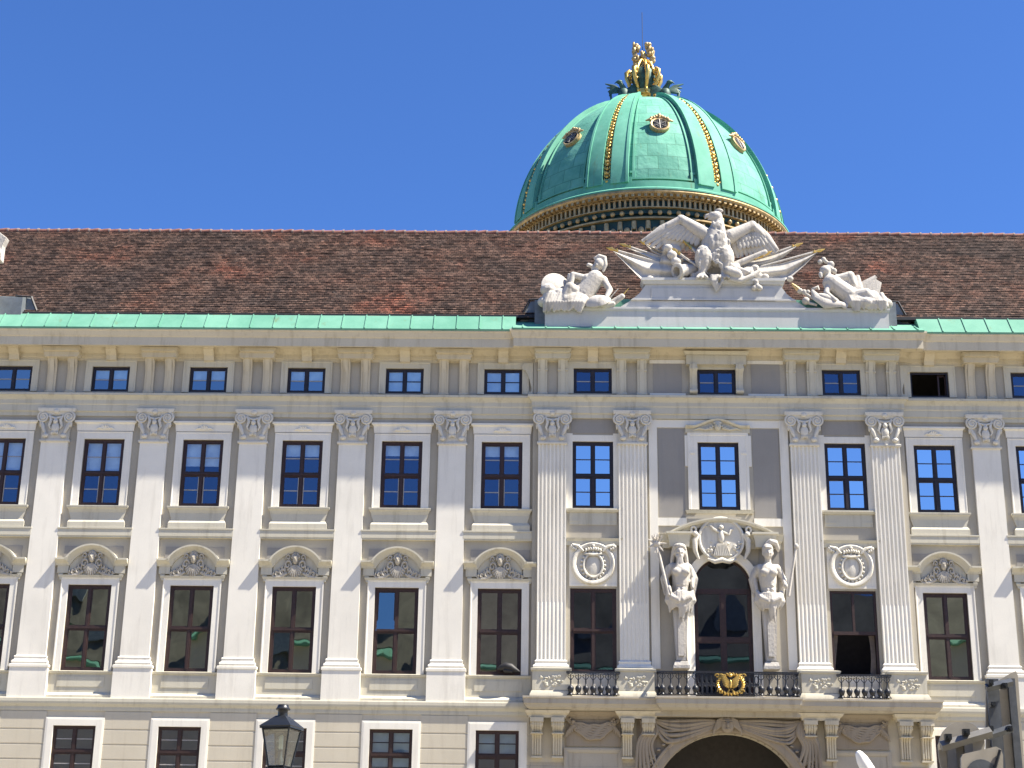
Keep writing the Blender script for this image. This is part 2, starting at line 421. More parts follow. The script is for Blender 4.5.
# ---- windows
def frame_mb(w, h, kind):
    b = MB(); t = .12 if kind in ('first', 'second') else .09; y0, y1 = .07, .15
    b.box(-w/2, -w/2+t, y0, y1, 0, h); b.box(w/2-t, w/2, y0, y1, 0, h)
    b.box(-w/2+t, w/2-t, y0, y1, 0, t); b.box(-w/2+t, w/2-t, y0, y1, h-t, h)
    b.box(-.055, .055, y0-.015, y1-.002, t, h-t)
    if kind != 'attic':
        zt = h*.49 if kind != 'first' else h*.5
        b.box(-w/2+t, -.055, y0-.015, y1-.002, zt-.07, zt+.07); b.box(.055, w/2-t, y0-.015, y1-.002, zt-.07, zt+.07)
        b.box(-w/2+t, w/2-t, y0-.04, y0-.018, zt-.03, zt+.05)
        rows = ((t, zt-.07), (zt+.07, h-t))
    else: rows = ((t, h-t),)
    for a, c in rows:
        for sx in (-1, 1):
            xa, xb = (-w/2+t, -.055) if sx < 0 else (.055, w/2-t)
            s = .045
            b.box(xa, xa+s, y0+.02, y1-.02, a, c); b.box(xb-s, xb, y0+.02, y1-.02, a, c)
            b.box(xa+s, xb-s, y0+.02, y1-.02, a, a+s); b.box(xa+s, xb-s, y0+.02, y1-.02, c-s, c)
    return b
def bars_mb(w, h, kind):
    b = MB(); t = .12 if kind == 'second' else .09; zt = h*.49
    for a, c in (((t, zt-.07), (zt+.07, h-t)) if kind != 'attic' else ((t, h-t),)):
        for sx in (-1, 1):
            xa, xb = (-w/2+t, -.055) if sx < 0 else (.055, w/2-t)
            b.box(xa+.045, xb-.045, .095, .13, (a+c)/2-.02, (a+c)/2+.02)
            if sx > 0: b.box(-.11, .11, .10, .125, (a+c)/2-.02, (a+c)/2+.02)
            if kind == 'second': b.box(xb-.075 if sx < 0 else xa+.045, xb-.045 if sx < 0 else xa+.075, .09, .128, a+.045, c-.045) if a < 1 else None
    if kind != 'attic': b.box(-.03, .03, .10, .125, t, h-t)
    return b
def pane_mb(w, h, kind, seed, missing=(), up=None):
    rnd = random.Random(seed); b = MB(); t = .085; zt = h*.5
    rows = [(t, zt), (zt, h-t)] if kind != 'attic' else [(t, h-t)]
    for ri, (a, c) in enumerate(rows):
        for sx in (0, 1):
            if (ri, sx) in missing: continue
            xa, xb = ((-w/2+t, 0), (0, w/2-t))[sx]
            tx, tz = rnd.uniform(-.010, .010), rnd.uniform(-.012, .016); y = .115
            if up == (ri, sx): tx, tz = 0, .05
            b.poly([(xa, y-tx-tz, a), (xb, y+tx-tz, a), (xb, y+tx+tz, c), (xa, y-tx+tz, c)])
    return b
FM = {k: frame_mb(w, h, k).mesh('window_frame', 'wood', 0) for k, w, h in (('second', W_2, H_2), ('first', W_1, H_1), ('mezz', W_M, H_M), ('attic', W_AT, H_AT))}
BM = {k: bars_mb(w, h, k).mesh('glazing_bar', 'wood_dark', 0) for k, w, h in (('second', W_2, H_2), ('mezz', W_M, H_M), ('attic', W_AT, H_AT))}
PM = {k: [pane_mb(w, h, k, i).mesh('pane', 'g_dark', 0) for i in range(4)] for k, w, h in (('second', W_2, H_2), ('first', W_1, H_1), ('mezz', W_M, H_M), ('attic', W_AT, H_AT))}
def setmat(o, m):
    o.material_slots[0].link = 'OBJECT'; o.material_slots[0].material = M[m]
def window(kind, x, yw, z, glass='g_dark', wood=None, seed=0, pm=None, fm=None):
    f = link('window', fm or FM[kind], palace, (x, yw, z))
    if wood: setmat(f, wood)
    if pm is not False:
        p = link('pane', pm or PM[kind][seed % 4], f, (x, yw, z)); setmat(p, glass)
    if kind in BM and pm is None:
        g_ = link('glazing_bar', BM[kind], f, (x, yw, z)); setmat(g_, 'bar' if (glass in ('g_navy', 'g_attic', 'g_dark') and seed not in (5, 6)) or kind == 'second' and glass == 'g_navy' else 'wood_dark')
    return f
def blind(f, w, z0, z1, x0=None, x1=None, y=.24, m='blind'):
    b = MB(); xa = -w/2 if x0 is None else x0; xb = w/2 if x1 is None else x1
    n = 14; secs = []
    for i in range(n+1):
        x = xa+(xb-xa)*i/n; dy = .012*math.sin(i*2.1)
        secs.append([(x, y+dy, z0), (x, y+dy+.01, z0), (x, y+dy+.01, z1), (x, y+dy, z1)])
    b.sections(secs); link('blind', b.mesh('blind', m, 35), f, WL[f.name])

# surround builders (children of the window, local origin = window bottom centre on wall plane)
def rect_path(w, h, z0=0): return [(-w/2, z0), (-w/2, h), (w/2, h), (w/2, z0)]
def second_surround():
    b = MB(); w, h = W_2, H_2
    b.sweep([(0, .02), (0, -.06), (.27, -.06), (.29, -.075), (.33, -.075), (.33, .02)], rect_path(w, h))
    return b
def second_head():
    b = MB(); h = H_2
    b.mould([(0, h+.36), (.02, h+.36), (.05, h+.66), (.1, h+.72), (.13, h+.72), (.13, h+.80), (0, h+.80)], [(-1.22, .02), (-1.22, -.04), (1.22, -.04), (1.22, .02)])
    for a in range(-2, 3):
        an = math.radians(90+a*32); b.tube([(0, -.07, h+.44), (.22*math.cos(an), -.12, h+.44+.17*math.sin(an))], [.03, .055], 6)
    for s in (-1, 1): b.tube([(s*.12, -.09, h+.45), (s*.28, -.1, h+.5), (s*.38, -.09, h+.44)], [.05, .04, .02], 6)
    return b
def second_sill():
    b = MB()
    b.mould([(0, -.30), (.01, -.30), (.04, -.20), (.07, -.14), (.10, -.12), (.12, -.06), (.12, -.02), (0, 0)], [(-1.2, .02), (-1.2, -.05), (1.2, -.05), (1.2, .02)])
    b.prism([(-1.22, -.30), (1.22, -.30), (1.13, -.55), (1.13, -.80), (-1.13, -.80), (-1.13, -.55)], -.055, .02)
    b.mould([(0, -.62), (0, -.98), (.07, -.98), (.07, -.74)], [(-1.16, .02), (-1.16, -.055), (1.16, -.055), (1.16, .02)])
    return b
def string_course(): # between second-floor sill and first-floor head; spans the bay
    b = MB()
    b.box(-1.58, 1.58, -.145, .03, -1.33, -1.04); b.box(-1.6, 1.6, -.17, .03, -1.04, -.98); b.box(-1.58, 1.58, -.125, .03, -1.40, -1.33)
    return b
def first_surround():
    b = MB(); w, h = W_1, H_1
    b.sweep([(0, .02), (0, -.06), (.24, -.06), (.26, -.08), (.31, -.08), (.31, .02)], rect_path(w, h))
    return b
def first_apron():
    b = MB()
    b.mould([(0, -.12), (.05, -.12), (.09, -.03), (0, .0)], [(-1.6, .02), (-1.6, -.04), (1.6, -.04), (1.6, .02)])
    b.box(-1.55, 1.55, -.04, .02, -.9, -.12)
    b.box(-.98, .98, -.065, -.04, -.66, -.24)
    b.mould([(0, -1.14), (.14, -1.14), (.14, -1.02), (.02, -.90), (0, -.90)], [(-1.6, .02), (-1.6, -.05), (1.6, -.05), (1.6, .02)])
    return b
def pediment():
    b = MB()
    path = [(-1.53, 4.40), (-.95, 4.40)]+arc(0, 4.003, 1.007, 155.5, 24.5, 24)+[(.95, 4.40), (1.53, 4.40)]
    b.sweep([(0, .02), (0, -.13), (.06, -.15), (.09, -.18), (.13, -.24), (.19, -.30), (.22, -.34), (.29, -.34), (.29, .02)], path)
    return b
def pediment_body():
    b = MB(); h = H_1; zb = h+.34
    b.prism([(-.95, zb)]+arc(0, 4.003, 1.02, 156, 24, 14)+[(.95, zb)], -.05, .02)
    b.mould([(0, zb-.03), (.05, zb-.03), (.08, zb+.06), (0, zb+.06)], [(-1.3, .02), (-1.3, -.06), (1.3, -.06), (1.3, .02)])
    for s in (-1, 1):
        b.box(min(s*.97, s*1.44), max(s*.97, s*1.44), -.11, .02, zb+.14, zb+.47)
        b.prism([(s*1.18, zb+.12), (s*1.38, zb+.12), (s*1.30, zb-.14), (s*1.24, zb-.14)], -.10, .02)
    return b
def cartouche(seed=0):
    b = MB(); z = H_1+.42; rnd = random.Random(seed)
    for k in range(9):                     # shell fan
        a = math.radians(200+k*17.5); b.tube([(0, -.12, z+.42), (.17*math.cos(a), -.17, z+.40+.17*math.sin(a)), (.36*math.cos(a), -.12, z+.36+.34*math.sin(a))], [.02, .045, .05], 6)
    b.ell((0, -.17, z+.60), (.13, .13, .17), n=12)                   # mask
    b.ell((0, -.30, z+.60), (.025, .04, .05)); b.ell((-.05, -.28, z+.64), .025); b.ell((.05, -.28, z+.64), .025)
    for k in range(7):
        a = math.radians(10+k*27); b.ell((.15*math.cos(a), -.16, z+.66+.12*math.sin(a)), (.055, .06, .07))
    for s in (-1, 1):
        def sp(cx, cz, r, t0, t1, rr, y=-.12):
            pts = []
            for i in range(15):
                f = i/14; a = t0+(t1-t0)*f; q = r*(1-.75*f); pts.append((s*(cx+q*math.cos(a)), y-.04*f, cz+q*math.sin(a)))
            b.tube(pts, [rr*(1-.4*i/14) for i in range(15)], 6)
        sp(.34, z+.42, .17, PI*1.3, -PI*1.2, .05); sp(.34, z+.66, .11, -.5, PI*2, .04)
        sp(.58, z+.16, .13, 2.6, -3.4, .045); sp(.84, z+.12, .09, 2.8, -3, .035)
        b.tube([(s*.36, -.1, z+.15), (s*.62, -.12, z+.04), (s*.95, -.1, z+.02), (s*1.08, -.1, z+.12)], [.05, .06, .045, .03], 6)
        for k in range(5):
            x = .45+.13*k; b.tube([(s*x, -.08, z+.05), (s*(x+.02), -.14, z+.13+.05*rnd.random()+(.24-.06*k)), (s*(x+.12), -.1, z+.13+(.2-.06*k))], [.035, .045, .015], 5)
    b.v = [(x*.92, y, 3.96+(z-4.02)*1.30) for x, y, z in b.v]
    return b
def grey_spandrel():
    b = MB(); b.box(-1.25, 1.25, -.015, .02, H_1+.7, H_1+1.66); return b
SM = dict(s2=second_surround().mesh('surround', 'white', 0), h2=second_head().mesh('head', 'white', 30), sill2=second_sill().mesh('sill', 'trim', 0),
          sc=string_course().mesh('string_course', 'trim', 0), s1=first_surround().mesh('surround', 'white', 0), ap=first_apron().mesh('apron', 'trim', 0),
          pd=pediment().mesh('pediment', 'trim', 30), pb=pediment_body().mesh('tympanum', 'trim', 0), gs=grey_spandrel().mesh('panel', 'panel', 0),
          ca=[cartouche(i).mesh('cartouche', 'ornament', 50) for i in range(3)])
blinds2 = {0: .6, 1: .52, 2: .5, 3: .30, 4: .3, 5: .22}
GL1 = ['g_dark', 'g_dark', 'g_green', 'g_green', 'g_green', 'g_green', 'g_dark', 'g_green', 'g_dark', 'g_dark', 'g_green', 'g_dark']
for i, x in enumerate(WX):
    right = i >= 7
    f = window('second', x, WY, Z_2, 'g_sky' if right else 'g_navy', 'wood_dark' if right else None, i)
    L = (x, WY, Z_2)
    link('surround', SM['s2'], f, L); link('head', SM['h2'], f, L); link('sill', SM['sill2'], f, L); link('string_course', SM['sc'], f, L)
    if not right:
        if i in (1, 2, 3): blind(f, W_2-.2, H_2*.5 if i < 3 else H_2*.62, H_2-.1)
        else: blind(f, W_2-.2, H_2*(.78 if i < 5 else .8), H_2-.1)
    L = (x, WY, Z_1)
    f = window('first', x, WY, Z_1, GL1[i], None, i*3+1, pane_mb(W_1, H_1, 'first', 9, (), (1, 0)).mesh('pane', 'g_dark', 0) if i == 5 else None)
    link('surround', SM['s1'], f, L); link('apron', SM['ap'], f, L); link('pediment', SM['pd'], f, L); link('tympanum', SM['pb'], f, L)
    link('panel', SM['gs'], f, L); link('cartouche', SM['ca'][i % 3], f, L)

# attic windows
def attic_surround():
    b = MB(); w, h = W_AT, H_AT
    b.sweep([(0, .03), (0, -.05), (.22, -.05), (.24, -.07), (.29, -.07), (.29, .03)], rect_path(w, h, -.02)); return b
ats = attic_surround().mesh('surround', 'trim', 0)
for i, x in enumerate(WX):
    if i == 7:
        pm = None; f = window('attic', x, .08, Z_AT, wood='wood_dark', pm=False, fm=None)
        f.data = (lambda b: (b.box(-.83, -.745, .07, .15, 0, 1.15), b.box(.745, .83, .07, .15, 0, 1.15), b.box(-.745, .745, .07, .15, 0, .085), b.box(-.745, .745, .07, .15, 1.065, 1.15), b.mesh('window_frame', 'wood_dark', 0))[-1])(MB())
        sb = MB(); sb.box(.40, .47, .2, .26, .09, 1.06); sb.box(.70, .76, .2, .26, .09, 1.06); sb.box(.47, .70, .2, .26, .09, .15); sb.box(.47, .70, .2, .26, 1.0, 1.06)
        link('open_sash', sb.mesh('open_sash', 'wood', 0), f, WL[f.name])
    else:
        f = window('attic', x, .08, Z_AT, 'g_attic' if i < 7 else 'g_navy', 'wood_dark', i)
        if i in (5, 6): blind(f, 1.5, .08, 1.08, y=.2)
        elif i in (2, 3, 4): blind(f, 1.5, .6, 1.08, y=.2)
    link('surround', ats, f, (x, .08, Z_AT))
for x in AX:
    f = window('attic', x, .08+FW, Z_AT, 'g_navy', 'wood_dark', 2); link('surround', ats, f, (x, .08+FW, Z_AT))
fC = window('attic', CX-.02, .08+FW, Z_AT-.02, 'g_navy', 'wood_dark', 1)
cb = MB()
for s in (-1, 1):
    prof = [(0, 0), (-.12, .02), (-.16, .18), (-.10, .34), (-.10, .6), (-.2, .85), (-.36, 1.05), (-.38, 1.3), (0, 1.3)]
    cb.prism(prof, s*1.0-.15, s*1.0+.15, 'x'); cb.prism([(p[0]-.03, p[1]) for p in prof[1:-1]]+[(0, .65)], s*1.0-.05, s*1.0+.05, 'x')
    for zz, r in ((.12, .1), (1.12, .13)): cb.tube([(s*1.0-.17, -.14-(.12 if zz > 1 else 0), zz), (s*1.0+.17, -.14-(.12 if zz > 1 else 0), zz)], r, 10)
cb.box(-1.3, 1.3, -.30, .02, 1.3, 1.72); cb.box(-.84, .84, -.04, .02, H_AT, 1.3)
cb.mould([(0, 1.72), (.05, 1.72), (.12, 1.86), (0, 1.86)], [(-1.3, .02), (-1.3, -.32), (1.3, -.32), (1.3, .02)])
link('scroll_surround', cb.mesh('scroll_surround', 'trim', 30), fC, (CX-.02, .08+FW, Z_AT-.02))

# windows of the central projection
fl = [window('second', x, YB, Z_2, 'g_sky', 'wood_dark', k) for k, x in enumerate(AX)]
b = MB(); w, h = 1.74, H_2
b.mould([(0, -.16), (.05, -.16), (.1, -.08), (.12, -.08), (.12, -.01), (0, 0)], [(-1.05, .02), (-1.05, -.04), (1.05, -.04), (1.05, .02)])
b.box(-1.0, 1.0, -.035, .02, -.7, -.16)
for s in (-1, 1): b.box(min(s*.55, s*1.0), max(s*.55, s*1.0), -.05, -.03, -.56, -.48)
b.mould([(0, -1.6), (.04, -1.6), (.06, -1.42), (.11, -1.36), (.14, -1.30), (0, -1.28)], [(-1.1, .02), (-1.1, -.03), (1.1, -.03), (1.1, .02)])
ms = b.mesh('sill', 'trim', 0)
b = MB(); b.box(-.87-.28, -.87, -.03, .02, 0, h+.36); b.box(.87, .87+.28, -.03, .02, 0, h+.36); b.box(-.87, .87, -.03, .02, h, h+.28)
mj = b.mesh('surround', 'white', 0)
b = MB(); b.box(-.95, .95, -.02, .02, h+.36, h+1.05); mp = b.mesh('panel', 'panel', 0)
for f in fl: link('sill', ms, f, WL[f.name]); link('surround', mj, f, WL[f.name]); link('panel', mp, f, WL[f.name])

# centre window on the second floor
f = window('second', CX-.02, YB, Z_2, 'g_sky', 'wood_dark', 2)
b = MB(); w = W_2
b.sweep([(0, .02), (0, -.05), (.30, -.05), (.32, -.07), (.42, -.07), (.42, .02)], rect_path(w, H_2))
for s in (-1, 1): b.box(min(s*1.3, s*1.42), max(s*1.3, s*1.42), -.045, .02, 1.9, H_2+.3); b.box(s*1.1-.1, s*1.1+.1, -.085, -.04, 2.45, 2.55)
link('surround', b.mesh('surround', 'white', 0), f, WL[f.name])
b = MB(); zz = H_2+.62
path = [(-1.38, zz), (-.95, zz)]+[(x, zz+.30*math.cos(x/.95*PI/2)**1.3) for x in (-.8, -.6, -.4, -.2, 0, .2, .4, .6, .8)]+[(.95, zz), (1.38, zz)]
b.sweep([(0, .02), (0, -.14), (.04, -.19), (.1, -.21), (.12, .02)], path)
b.prism([(-1.38, H_2+.42)]+path+[(1.38, H_2+.42)], -.08, .02)
for s in (-1, 1):
    b.tube([(s*.2, -.12, zz), (s*.5, -.13, zz-.08), (s*.8, -.12, zz-.02), (s*1.05, -.1, zz-.1)], [.06, .05, .05, .02], 6)
    for k in range(4): b.ell((s*(.2+.12*k), -.13, zz+.08-.05*k), (.07, .05, .05))
b.ell((0, -.18, zz+.06), (.15, .1, .2), n=12); b.ell((0, -.28, zz+.03), (.04, .05, .06)); b.ell((-.06, -.26, zz+.1), .03); b.ell((.06, -.26, zz+.1), .03)
b.ell((0, -.16, zz+.22), (.2, .08, .09))
link('pediment', b.mesh('pediment', 'trim', 40), f, WL[f.name])
b = MB()
b.mould([(0, -.18), (.04, -.18), (.1, -.05), (0, -.03)], [(-1.35, .02), (-1.35, -.06), (1.35, -.06), (1.35, .02)])
link('sill', b.mesh('sill', 'trim', 0), f, WL[f.name])
# grey panels beside it, framed by flat strips
for s in (-1, 1):
    b = MB(); x0, x1 = CX+s*1.46, CX+s*2.58; b.box(min(x0, x1), max(x0, x1), YB-.012, YB+.01, 18.1, 22.0)
    wobj('panel', b, 'panel', palace, 0)
    b = MB(); x0, x1 = CX+s*2.62, CX+s*2.98; b.box(min(x0, x1), max(x0, x1), YB-.07, YB+.01, 11.7, 22.4); wobj('flat_strip', b, 'white', palace, 0)
b = MB(); b.box(CX-2.62, CX+2.62, YB-.04, YB+.01, 22.05, 22.4); wobj('frieze', b, 'white', palace, 0)
for s in (-1, 1):
    b = MB()
    for (xa, xb) in ((1.42, 2.62), (2.62, 2.9)):
        pass
    b.box(min(CX+s*1.42, CX+s*2.66), max(CX+s*1.42, CX+s*2.66), YB-.05, YB+.01, 17.72, 18.06); wobj('flat_strip', b, 'white', palace, 0)

# first-floor windows of the projection (french windows behind the railings)
def door_leaf(w, h):
    b = frame_mb(w, h, 'first'); return b
fmA = frame_mb(1.92, 3.52, 'first').mesh('window_frame', 'wood', 0)
pmA = pane_mb(1.92, 3.52, 'first', 3).mesh('pane', 'g_dark', 0); pmO = pane_mb(1.92, 3.52, 'first', 5, ((0, 0), (0, 1))).mesh('pane', 'g_dark', 0)
f = window('first', AX[0], YB, 11.5, 'g_door', None, 0, pmA, fmA)
b = MB(); w, h, t = 1.92, 3.52, .1   # right one stands open below
b.box(-w/2, -w/2+t, .07, .15, 0, h); b.box(w/2-t, w/2, .07, .15, 0, h); b.box(-w/2+t, w/2-t, .07, .15, h-t, h); b.box(-.05, .05, .06, .148, h*.5, h-t)
b.box(-w/2+t, w/2-t, .05, .148, h*.5-.07, h*.5+.07)
f = window('first', AX[1], YB, 11.5, 'g_door', None, 0, pmO, b.mesh('window_frame', 'wood', 0))
for s in (-1, 1):
    c = MB(); n = 24; secs = []
    for i in range(n+1):
        u = i/n; z = h*.5-.05-u*1.9; edge = .45+.28*u if s < 0 else .42+.06*math.sin(u*4)
        xo = s*(w/2-.1); xi = s*(w/2-.1-.62+edge*.9)
        secs.append([(xo, .32+.03*math.sin(u*9), z), (xi, .3, z), (xi, .33, z), (xo, .36, z)])
    c.sections(secs); link('curtain', c.mesh('curtain', 'curtain', 60), f, WL[f.name])

# arched door in the middle
b = MB(); w, t = 2.4, .1
b.box(-w/2, -w/2+t, .08, .18, 0, 4.75); b.box(w/2-t, w/2, .08, .18, 0, 4.75)
b.sweep([(0, .08), (-t, .08), (-t, .18), (0, .18)], arc(0, 4.75, 1.2, 180, 0, 24))
b.box(-w/2+t, w/2-t, .06, .17, 4.5, 4.66); b.box(-w/2+t, w/2-t, .05, .17, 2.45, 2.6); b.box(-.06, .06, .055, .168, 0, 2.45); b.box(-.06, .06, .055, .168, 2.6, 4.5)
for (z0, z1) in ((.1, 2.45), (2.6, 4.5)):
    for (xa, xb) in ((-1.1, -.06), (.06, 1.1)):
        b.box(xa, xa+.07, .07, .15, z0, z1); b.box(xb-.07, xb, .07, .15, z0, z1); b.box(xa+.07, xb-.07, .07, .15, z0, z0+.06); b.box(xa+.07, xb-.07, .07, .15, z1-.06, z1)
door = link('balcony_door', b.mesh('balcony_door', 'wood', 0), palace, (CX, YB, 10.4))
b = MB(); b.poly([(-1.15, .12, .1), (1.15, .12, .1), (1.15, .118, 4.75)]+[(x, .118, z) for x, z in arc(0, 4.75, 1.15, 0, 180, 20)][1:-1]+[(-1.15, .118, 4.75)])
link('pane', b.mesh('pane', 'g_door', 0), door, (CX, YB, 10.4))
b = MB()
b.sweep([(0, .02), (0, -.1), (.05, -.13), (.22, -.13), (.3, -.17), (.34, -.17), (.34, .02)], [(-1.2, 0), (-1.2, 4.72)]+arc(0, 4.75, 1.2, 178, 2, 28)+[(1.2, 4.72), (1.2, 0)])
link('archivolt', b.mesh('archivolt', 'white', 30), door, (CX, YB, 10.4))

# entablature blocks and big segmental pediment over the door
b = MB()
for s in (-1, 1):
    xa, xb = sorted((CX+s*1.05, CX+s*2.42))
    b.mould([(0, 16.72), (.03, 16.72), (.05, 16.95), (.12, 17.02), (.15, 17.22), (.2, 17.3), (0, 17.3)], [(xa, YB+.02), (xa, YB-.16), (xb, YB-.16), (xb, YB+.02)])
    xa, xb = sorted((CX+s*1.42, CX+s*2.15))
    b.mould([(0, 16.72), (.04, 16.72), (.06, 17.0), (.12, 17.22), (.18, 17.26), (.18, 17.34), (0, 17.34)], [(xa, YB+.02), (xa, YB-.46), (xb, YB-.46), (xb, YB+.02)])
R_ = (2.34**2+.72**2)/(2*.72); zc = 17.95-R_; ang = math.degrees(math.asin(2.34/R_))
b.sweep([(-.24, YB+.02), (-.24, YB-.22), (-.14, YB-.26), (-.1, YB-.38), (-.02, YB-.44), (.04, YB-.44), (.04, YB+.02)], arc(CX, zc, R_, 90+ang, 90-ang, 30))
b.prism([(CX-1.9, 16.1), (CX+1.9, 16.1)]+arc(CX, zc, R_-.2, 90-ang*.85, 90+ang*.85, 20), YB-.06, YB+.01) if False else None
wobj('door_pediment', b, 'trim', palace, 30)
b = MB()
pts = arc(CX, zc, R_-.22, 90+ang*.93, 90-ang*.93, 20)
for i in range(20):
    (xa, za), (xb, zb) = pts[i], pts[i+1]; b.box(xa, xb, YB-.03, YB+.01, 17.28, min(za, zb)+.02) if min(za, zb) > 17.28 else None
wobj('panel', b, 'panel', palace, 0)
for s in (-1, 1):
    b = MB(); xa, xb = sorted((CX+s*1.56, CX+s*2.55)); b.box(xa, xb, YB-.02, YB+.01, 15.0, 16.7); wobj('panel', b, 'panel', palace, 0)

# round relief medallion over the door
b = MB(); T0 = Matrix.Translation((CX-.02, YB-.3, 17.08))
b.tube([(.92*math.cos(a*PI/16), 0, .92*math.sin(a*PI/16)) for a in range(33)], .07, 8, T=T0)
b.prism(arc(0, 0, .92, 0, 348.75, 31), .0, .25, T=T0)
b.ell((0, -.04, .12), (.14, .1, .3), T0); b.ell((0, -.07, .5), .11, T0); b.tube([(-.08, -.06, .3), (-.3, -.08, .42), (-.46, -.06, .6)], [.06, .05, .04], 6, T=T0)
b.tube([(.08, -.06, .3), (.32, -.08, .2), (.4, -.06, .42)], [.06, .05, .04], 6, T=T0)
b.prism([(-.18, -.2), (.18, -.2), (.34, -.72), (-.34, -.72)], -.1, .02, T=T0)
rnd = random.Random(4)
for k in range(60):
    a = rnd.uniform(0, 2*PI); r = .85*math.sqrt(rnd.random()); x, z = r*math.cos(a), r*math.sin(a)
    if z < -.1 or abs(x) > .3 and z > .35: b.ell((x, -.02, z), (rnd.uniform(.03, .1), .06, rnd.uniform(.03, .09)), T0, n=8)
for k in range(9): b.tube([(-.34+k*.085, -.1, -.7), (-.18+k*.045, -.13, -.2)], .02, 5, T=T0)
for s in (-1, 1):
    b.tube([(s*(1.15+.1*math.cos(t)), -.02, .42+.12*math.sin(t)) for t in [i*.45 for i in range(15)]], .05, 6, T=T0)
    b.tube([(s*.95, 0, .2), (s*1.12, -.05, -.05), (s*1.1, -.03, -.5), (s*.95, 0, -.85)], [.1, .13, .1, .05], 8, T=T0)
    b.ell((s*1.08, -.1, .2), .12, T0)
b.tube([(-.6, -.05, -.85), (-.3, -.1, -.98), (0, -.14, -.9), (.3, -.1, -.98), (.6, -.05, -.85)], [.05, .09, .12, .09, .05], 8, T=T0)
wobj('round_relief', b, 'capital', palace, 50)

# medallions over the side windows
def medallion():
    b = MB()
    b.lathe([(.70, 0), (.71, .10), (.76, .15), (.86, .15), (.91, .09), (.92, 0)], n=40, T=Matrix.Rotation(PI/2, 4, 'X'))
    b.tube([(.40*math.cos(a*PI/14), -.10, -.08+.50*math.sin(a*PI/14)) for a in range(29)], .055, 7)
    b.ell((0, -.04, -.08), (.36, .07, .46), n=16); b.prism(arc(0, 0, .72, 0, 348, 29), -.02, .03)
    for k in range(20):
        a = 2*PI*k/20; b.ell((.49*math.cos(a), -.08, -.08+.58*math.sin(a)), (.07, .05, .06), rot=Matrix.Rotation(-a*2, 3, 'Y'), n=7)
    for k in range(7):
        x = -.3+.1*k; b.ell((x, -.14, .52+.1*math.cos(x*4)), (.06, .07, .09), n=8)
    b.tube([(-.36, -.1, .42), (0, -.16, .36), (.36, -.1, .42)], .06, 7); b.ell((0, -.14, .74), .07)
    for s in (-1, 1):
        b.tube([(s*.4, -.1, .5), (s*.62, -.12, .72), (s*.85, -.1, .78), (s*.88, -.1, .6)], [.05, .08, .08, .04], 7)
        for k in range(5): b.ell((s*(.55+.09*k), -.12, .66+.06*math.sin(k*2)), (.06, .06, .08), n=7)
    return b
mm = medallion().mesh('medallion', 'capital', 50)
for x in AX:
    link('medallion', mm, palace, (x, YB-.03, 16.05))
    b = MB(); b.box(x-1.05, x+1.05, YB-.08, YB+.01, 10.44, 11.40); b.box(x-1.08, x+1.08, YB-.14, YB+.01, 11.40, 11.49); wobj('parapet', b, 'white', palace, 0)
    b = MB(); b.box(x-1.0, x+1.0, YB-.03, YB+.01, 15.1, 16.95); b.box(x-.98, x+.98, YB-.05, YB-.03, 15.1, 15.2) ; wobj('panel_frame', b, 'white', palace, 0)

# ---- pilasters
def capital():
    b = MB(); w = .66
    b.prism([(-w+.07, 0), (w-.07, 0), (w-.02, 1.2), (-w+.02, 1.2)], -.02, .1)
    b.mould([(0, 0), (.05, 0), (.07, .05), (.05, .1), (0, .1)], [(-w+.07, .1), (-w+.07, -.02), (w-.07, -.02), (w-.07, .1)])
    b.mould([(0, 1.34), (.13, 1.34), (.16, 1.44), (.16, 1.5), (0, 1.5)], [(-w, .1), (-w, -.02), (w, -.02), (w, .1)])
    b.mould([(0, 1.18), (.05, 1.2), (.09, 1.34), (0, 1.34)], [(-w, .1), (-w, -.02), (w, -.02), (w, .1)])
    for s in (-1, 1):
        pts = []; 
        for i in range(26):
            a = PI*.5+s*0-i/25*PI*4; r = .26*(1-.8*i/25); pts.append((s*(.56+r*math.cos(a)), -.10-.05*i/25, 1.1+r*math.sin(a)))
        b.tube(pts, [.055*(1-.35*i/25) for i in range(26)], 6)
        b.ell((s*.56, -.06, 1.1), (.22, .09, .22), n=12)
        b.tube([(s*.6, -.06, .86), (s*.52, -.12, .6), (s*.42, -.1, .36)], [.07, .09, .05], 7)
        b.ell((s*.4, -.1, .27), (.14, .08, .11), n=8)
        b.tube([(s*.3, -.08, 1.2), (s*.2, -.13, .95), (s*.28, -.1, .7), (s*.2, -.08, .55)], [.05, .07, .06, .03], 6)
        b.ell((s*.66, -.05, .8), (.06, .1, .16), n=8)
    b.ell((0, -.12, 1.36), (.14, .1, .12)); b.ell((0, -.1, .62), (.18, .08, .26)); b.ell((0, -.14, .9), (.11, .08, .12))
    b.tube([(-.34, -.08, 1.15), (0, -.14, 1.02), (.34, -.08, 1.15)], .05, 6)
    for k in range(5): b.ell((-.12+.06*k, -.12, .42-.02*abs(k-2)), (.04, .05, .1), n=6)
    return b
def pbase(w, zt, zb):
    b = MB(); hw = w/2
    P = lambda e: [(-hw-e, .16), (-hw-e, 0-e), (hw+e, 0-e), (hw+e, .16)]
    b.mould([(0, .0), (.12, .0), (.14, .07), (.12, .14), (.07, .16), (.05, .22), (.07, .3), (.04, .34), (0, .36)], P(0))
    return b
def plinth(w, h):
    b = MB(); hw = w/2
    b.mould([(0, 0), (.14, 0), (.14, h-.14), (.17, h-.12), (.17, h-.02), (.13, h), (0, h)], [(-hw, .16), (-hw, 0), (hw, 0), (hw, .16)])
    return b
b = MB(); b.sections([[(-w, 0, z), (w, 0, z), (w, .16, z), (-w, .16, z)] for w, z in ((.61, 12.0), (.585, 21.0), (.585, 21.22))]); shaft = b.mesh('pilaster_shaft', 'white', 0)
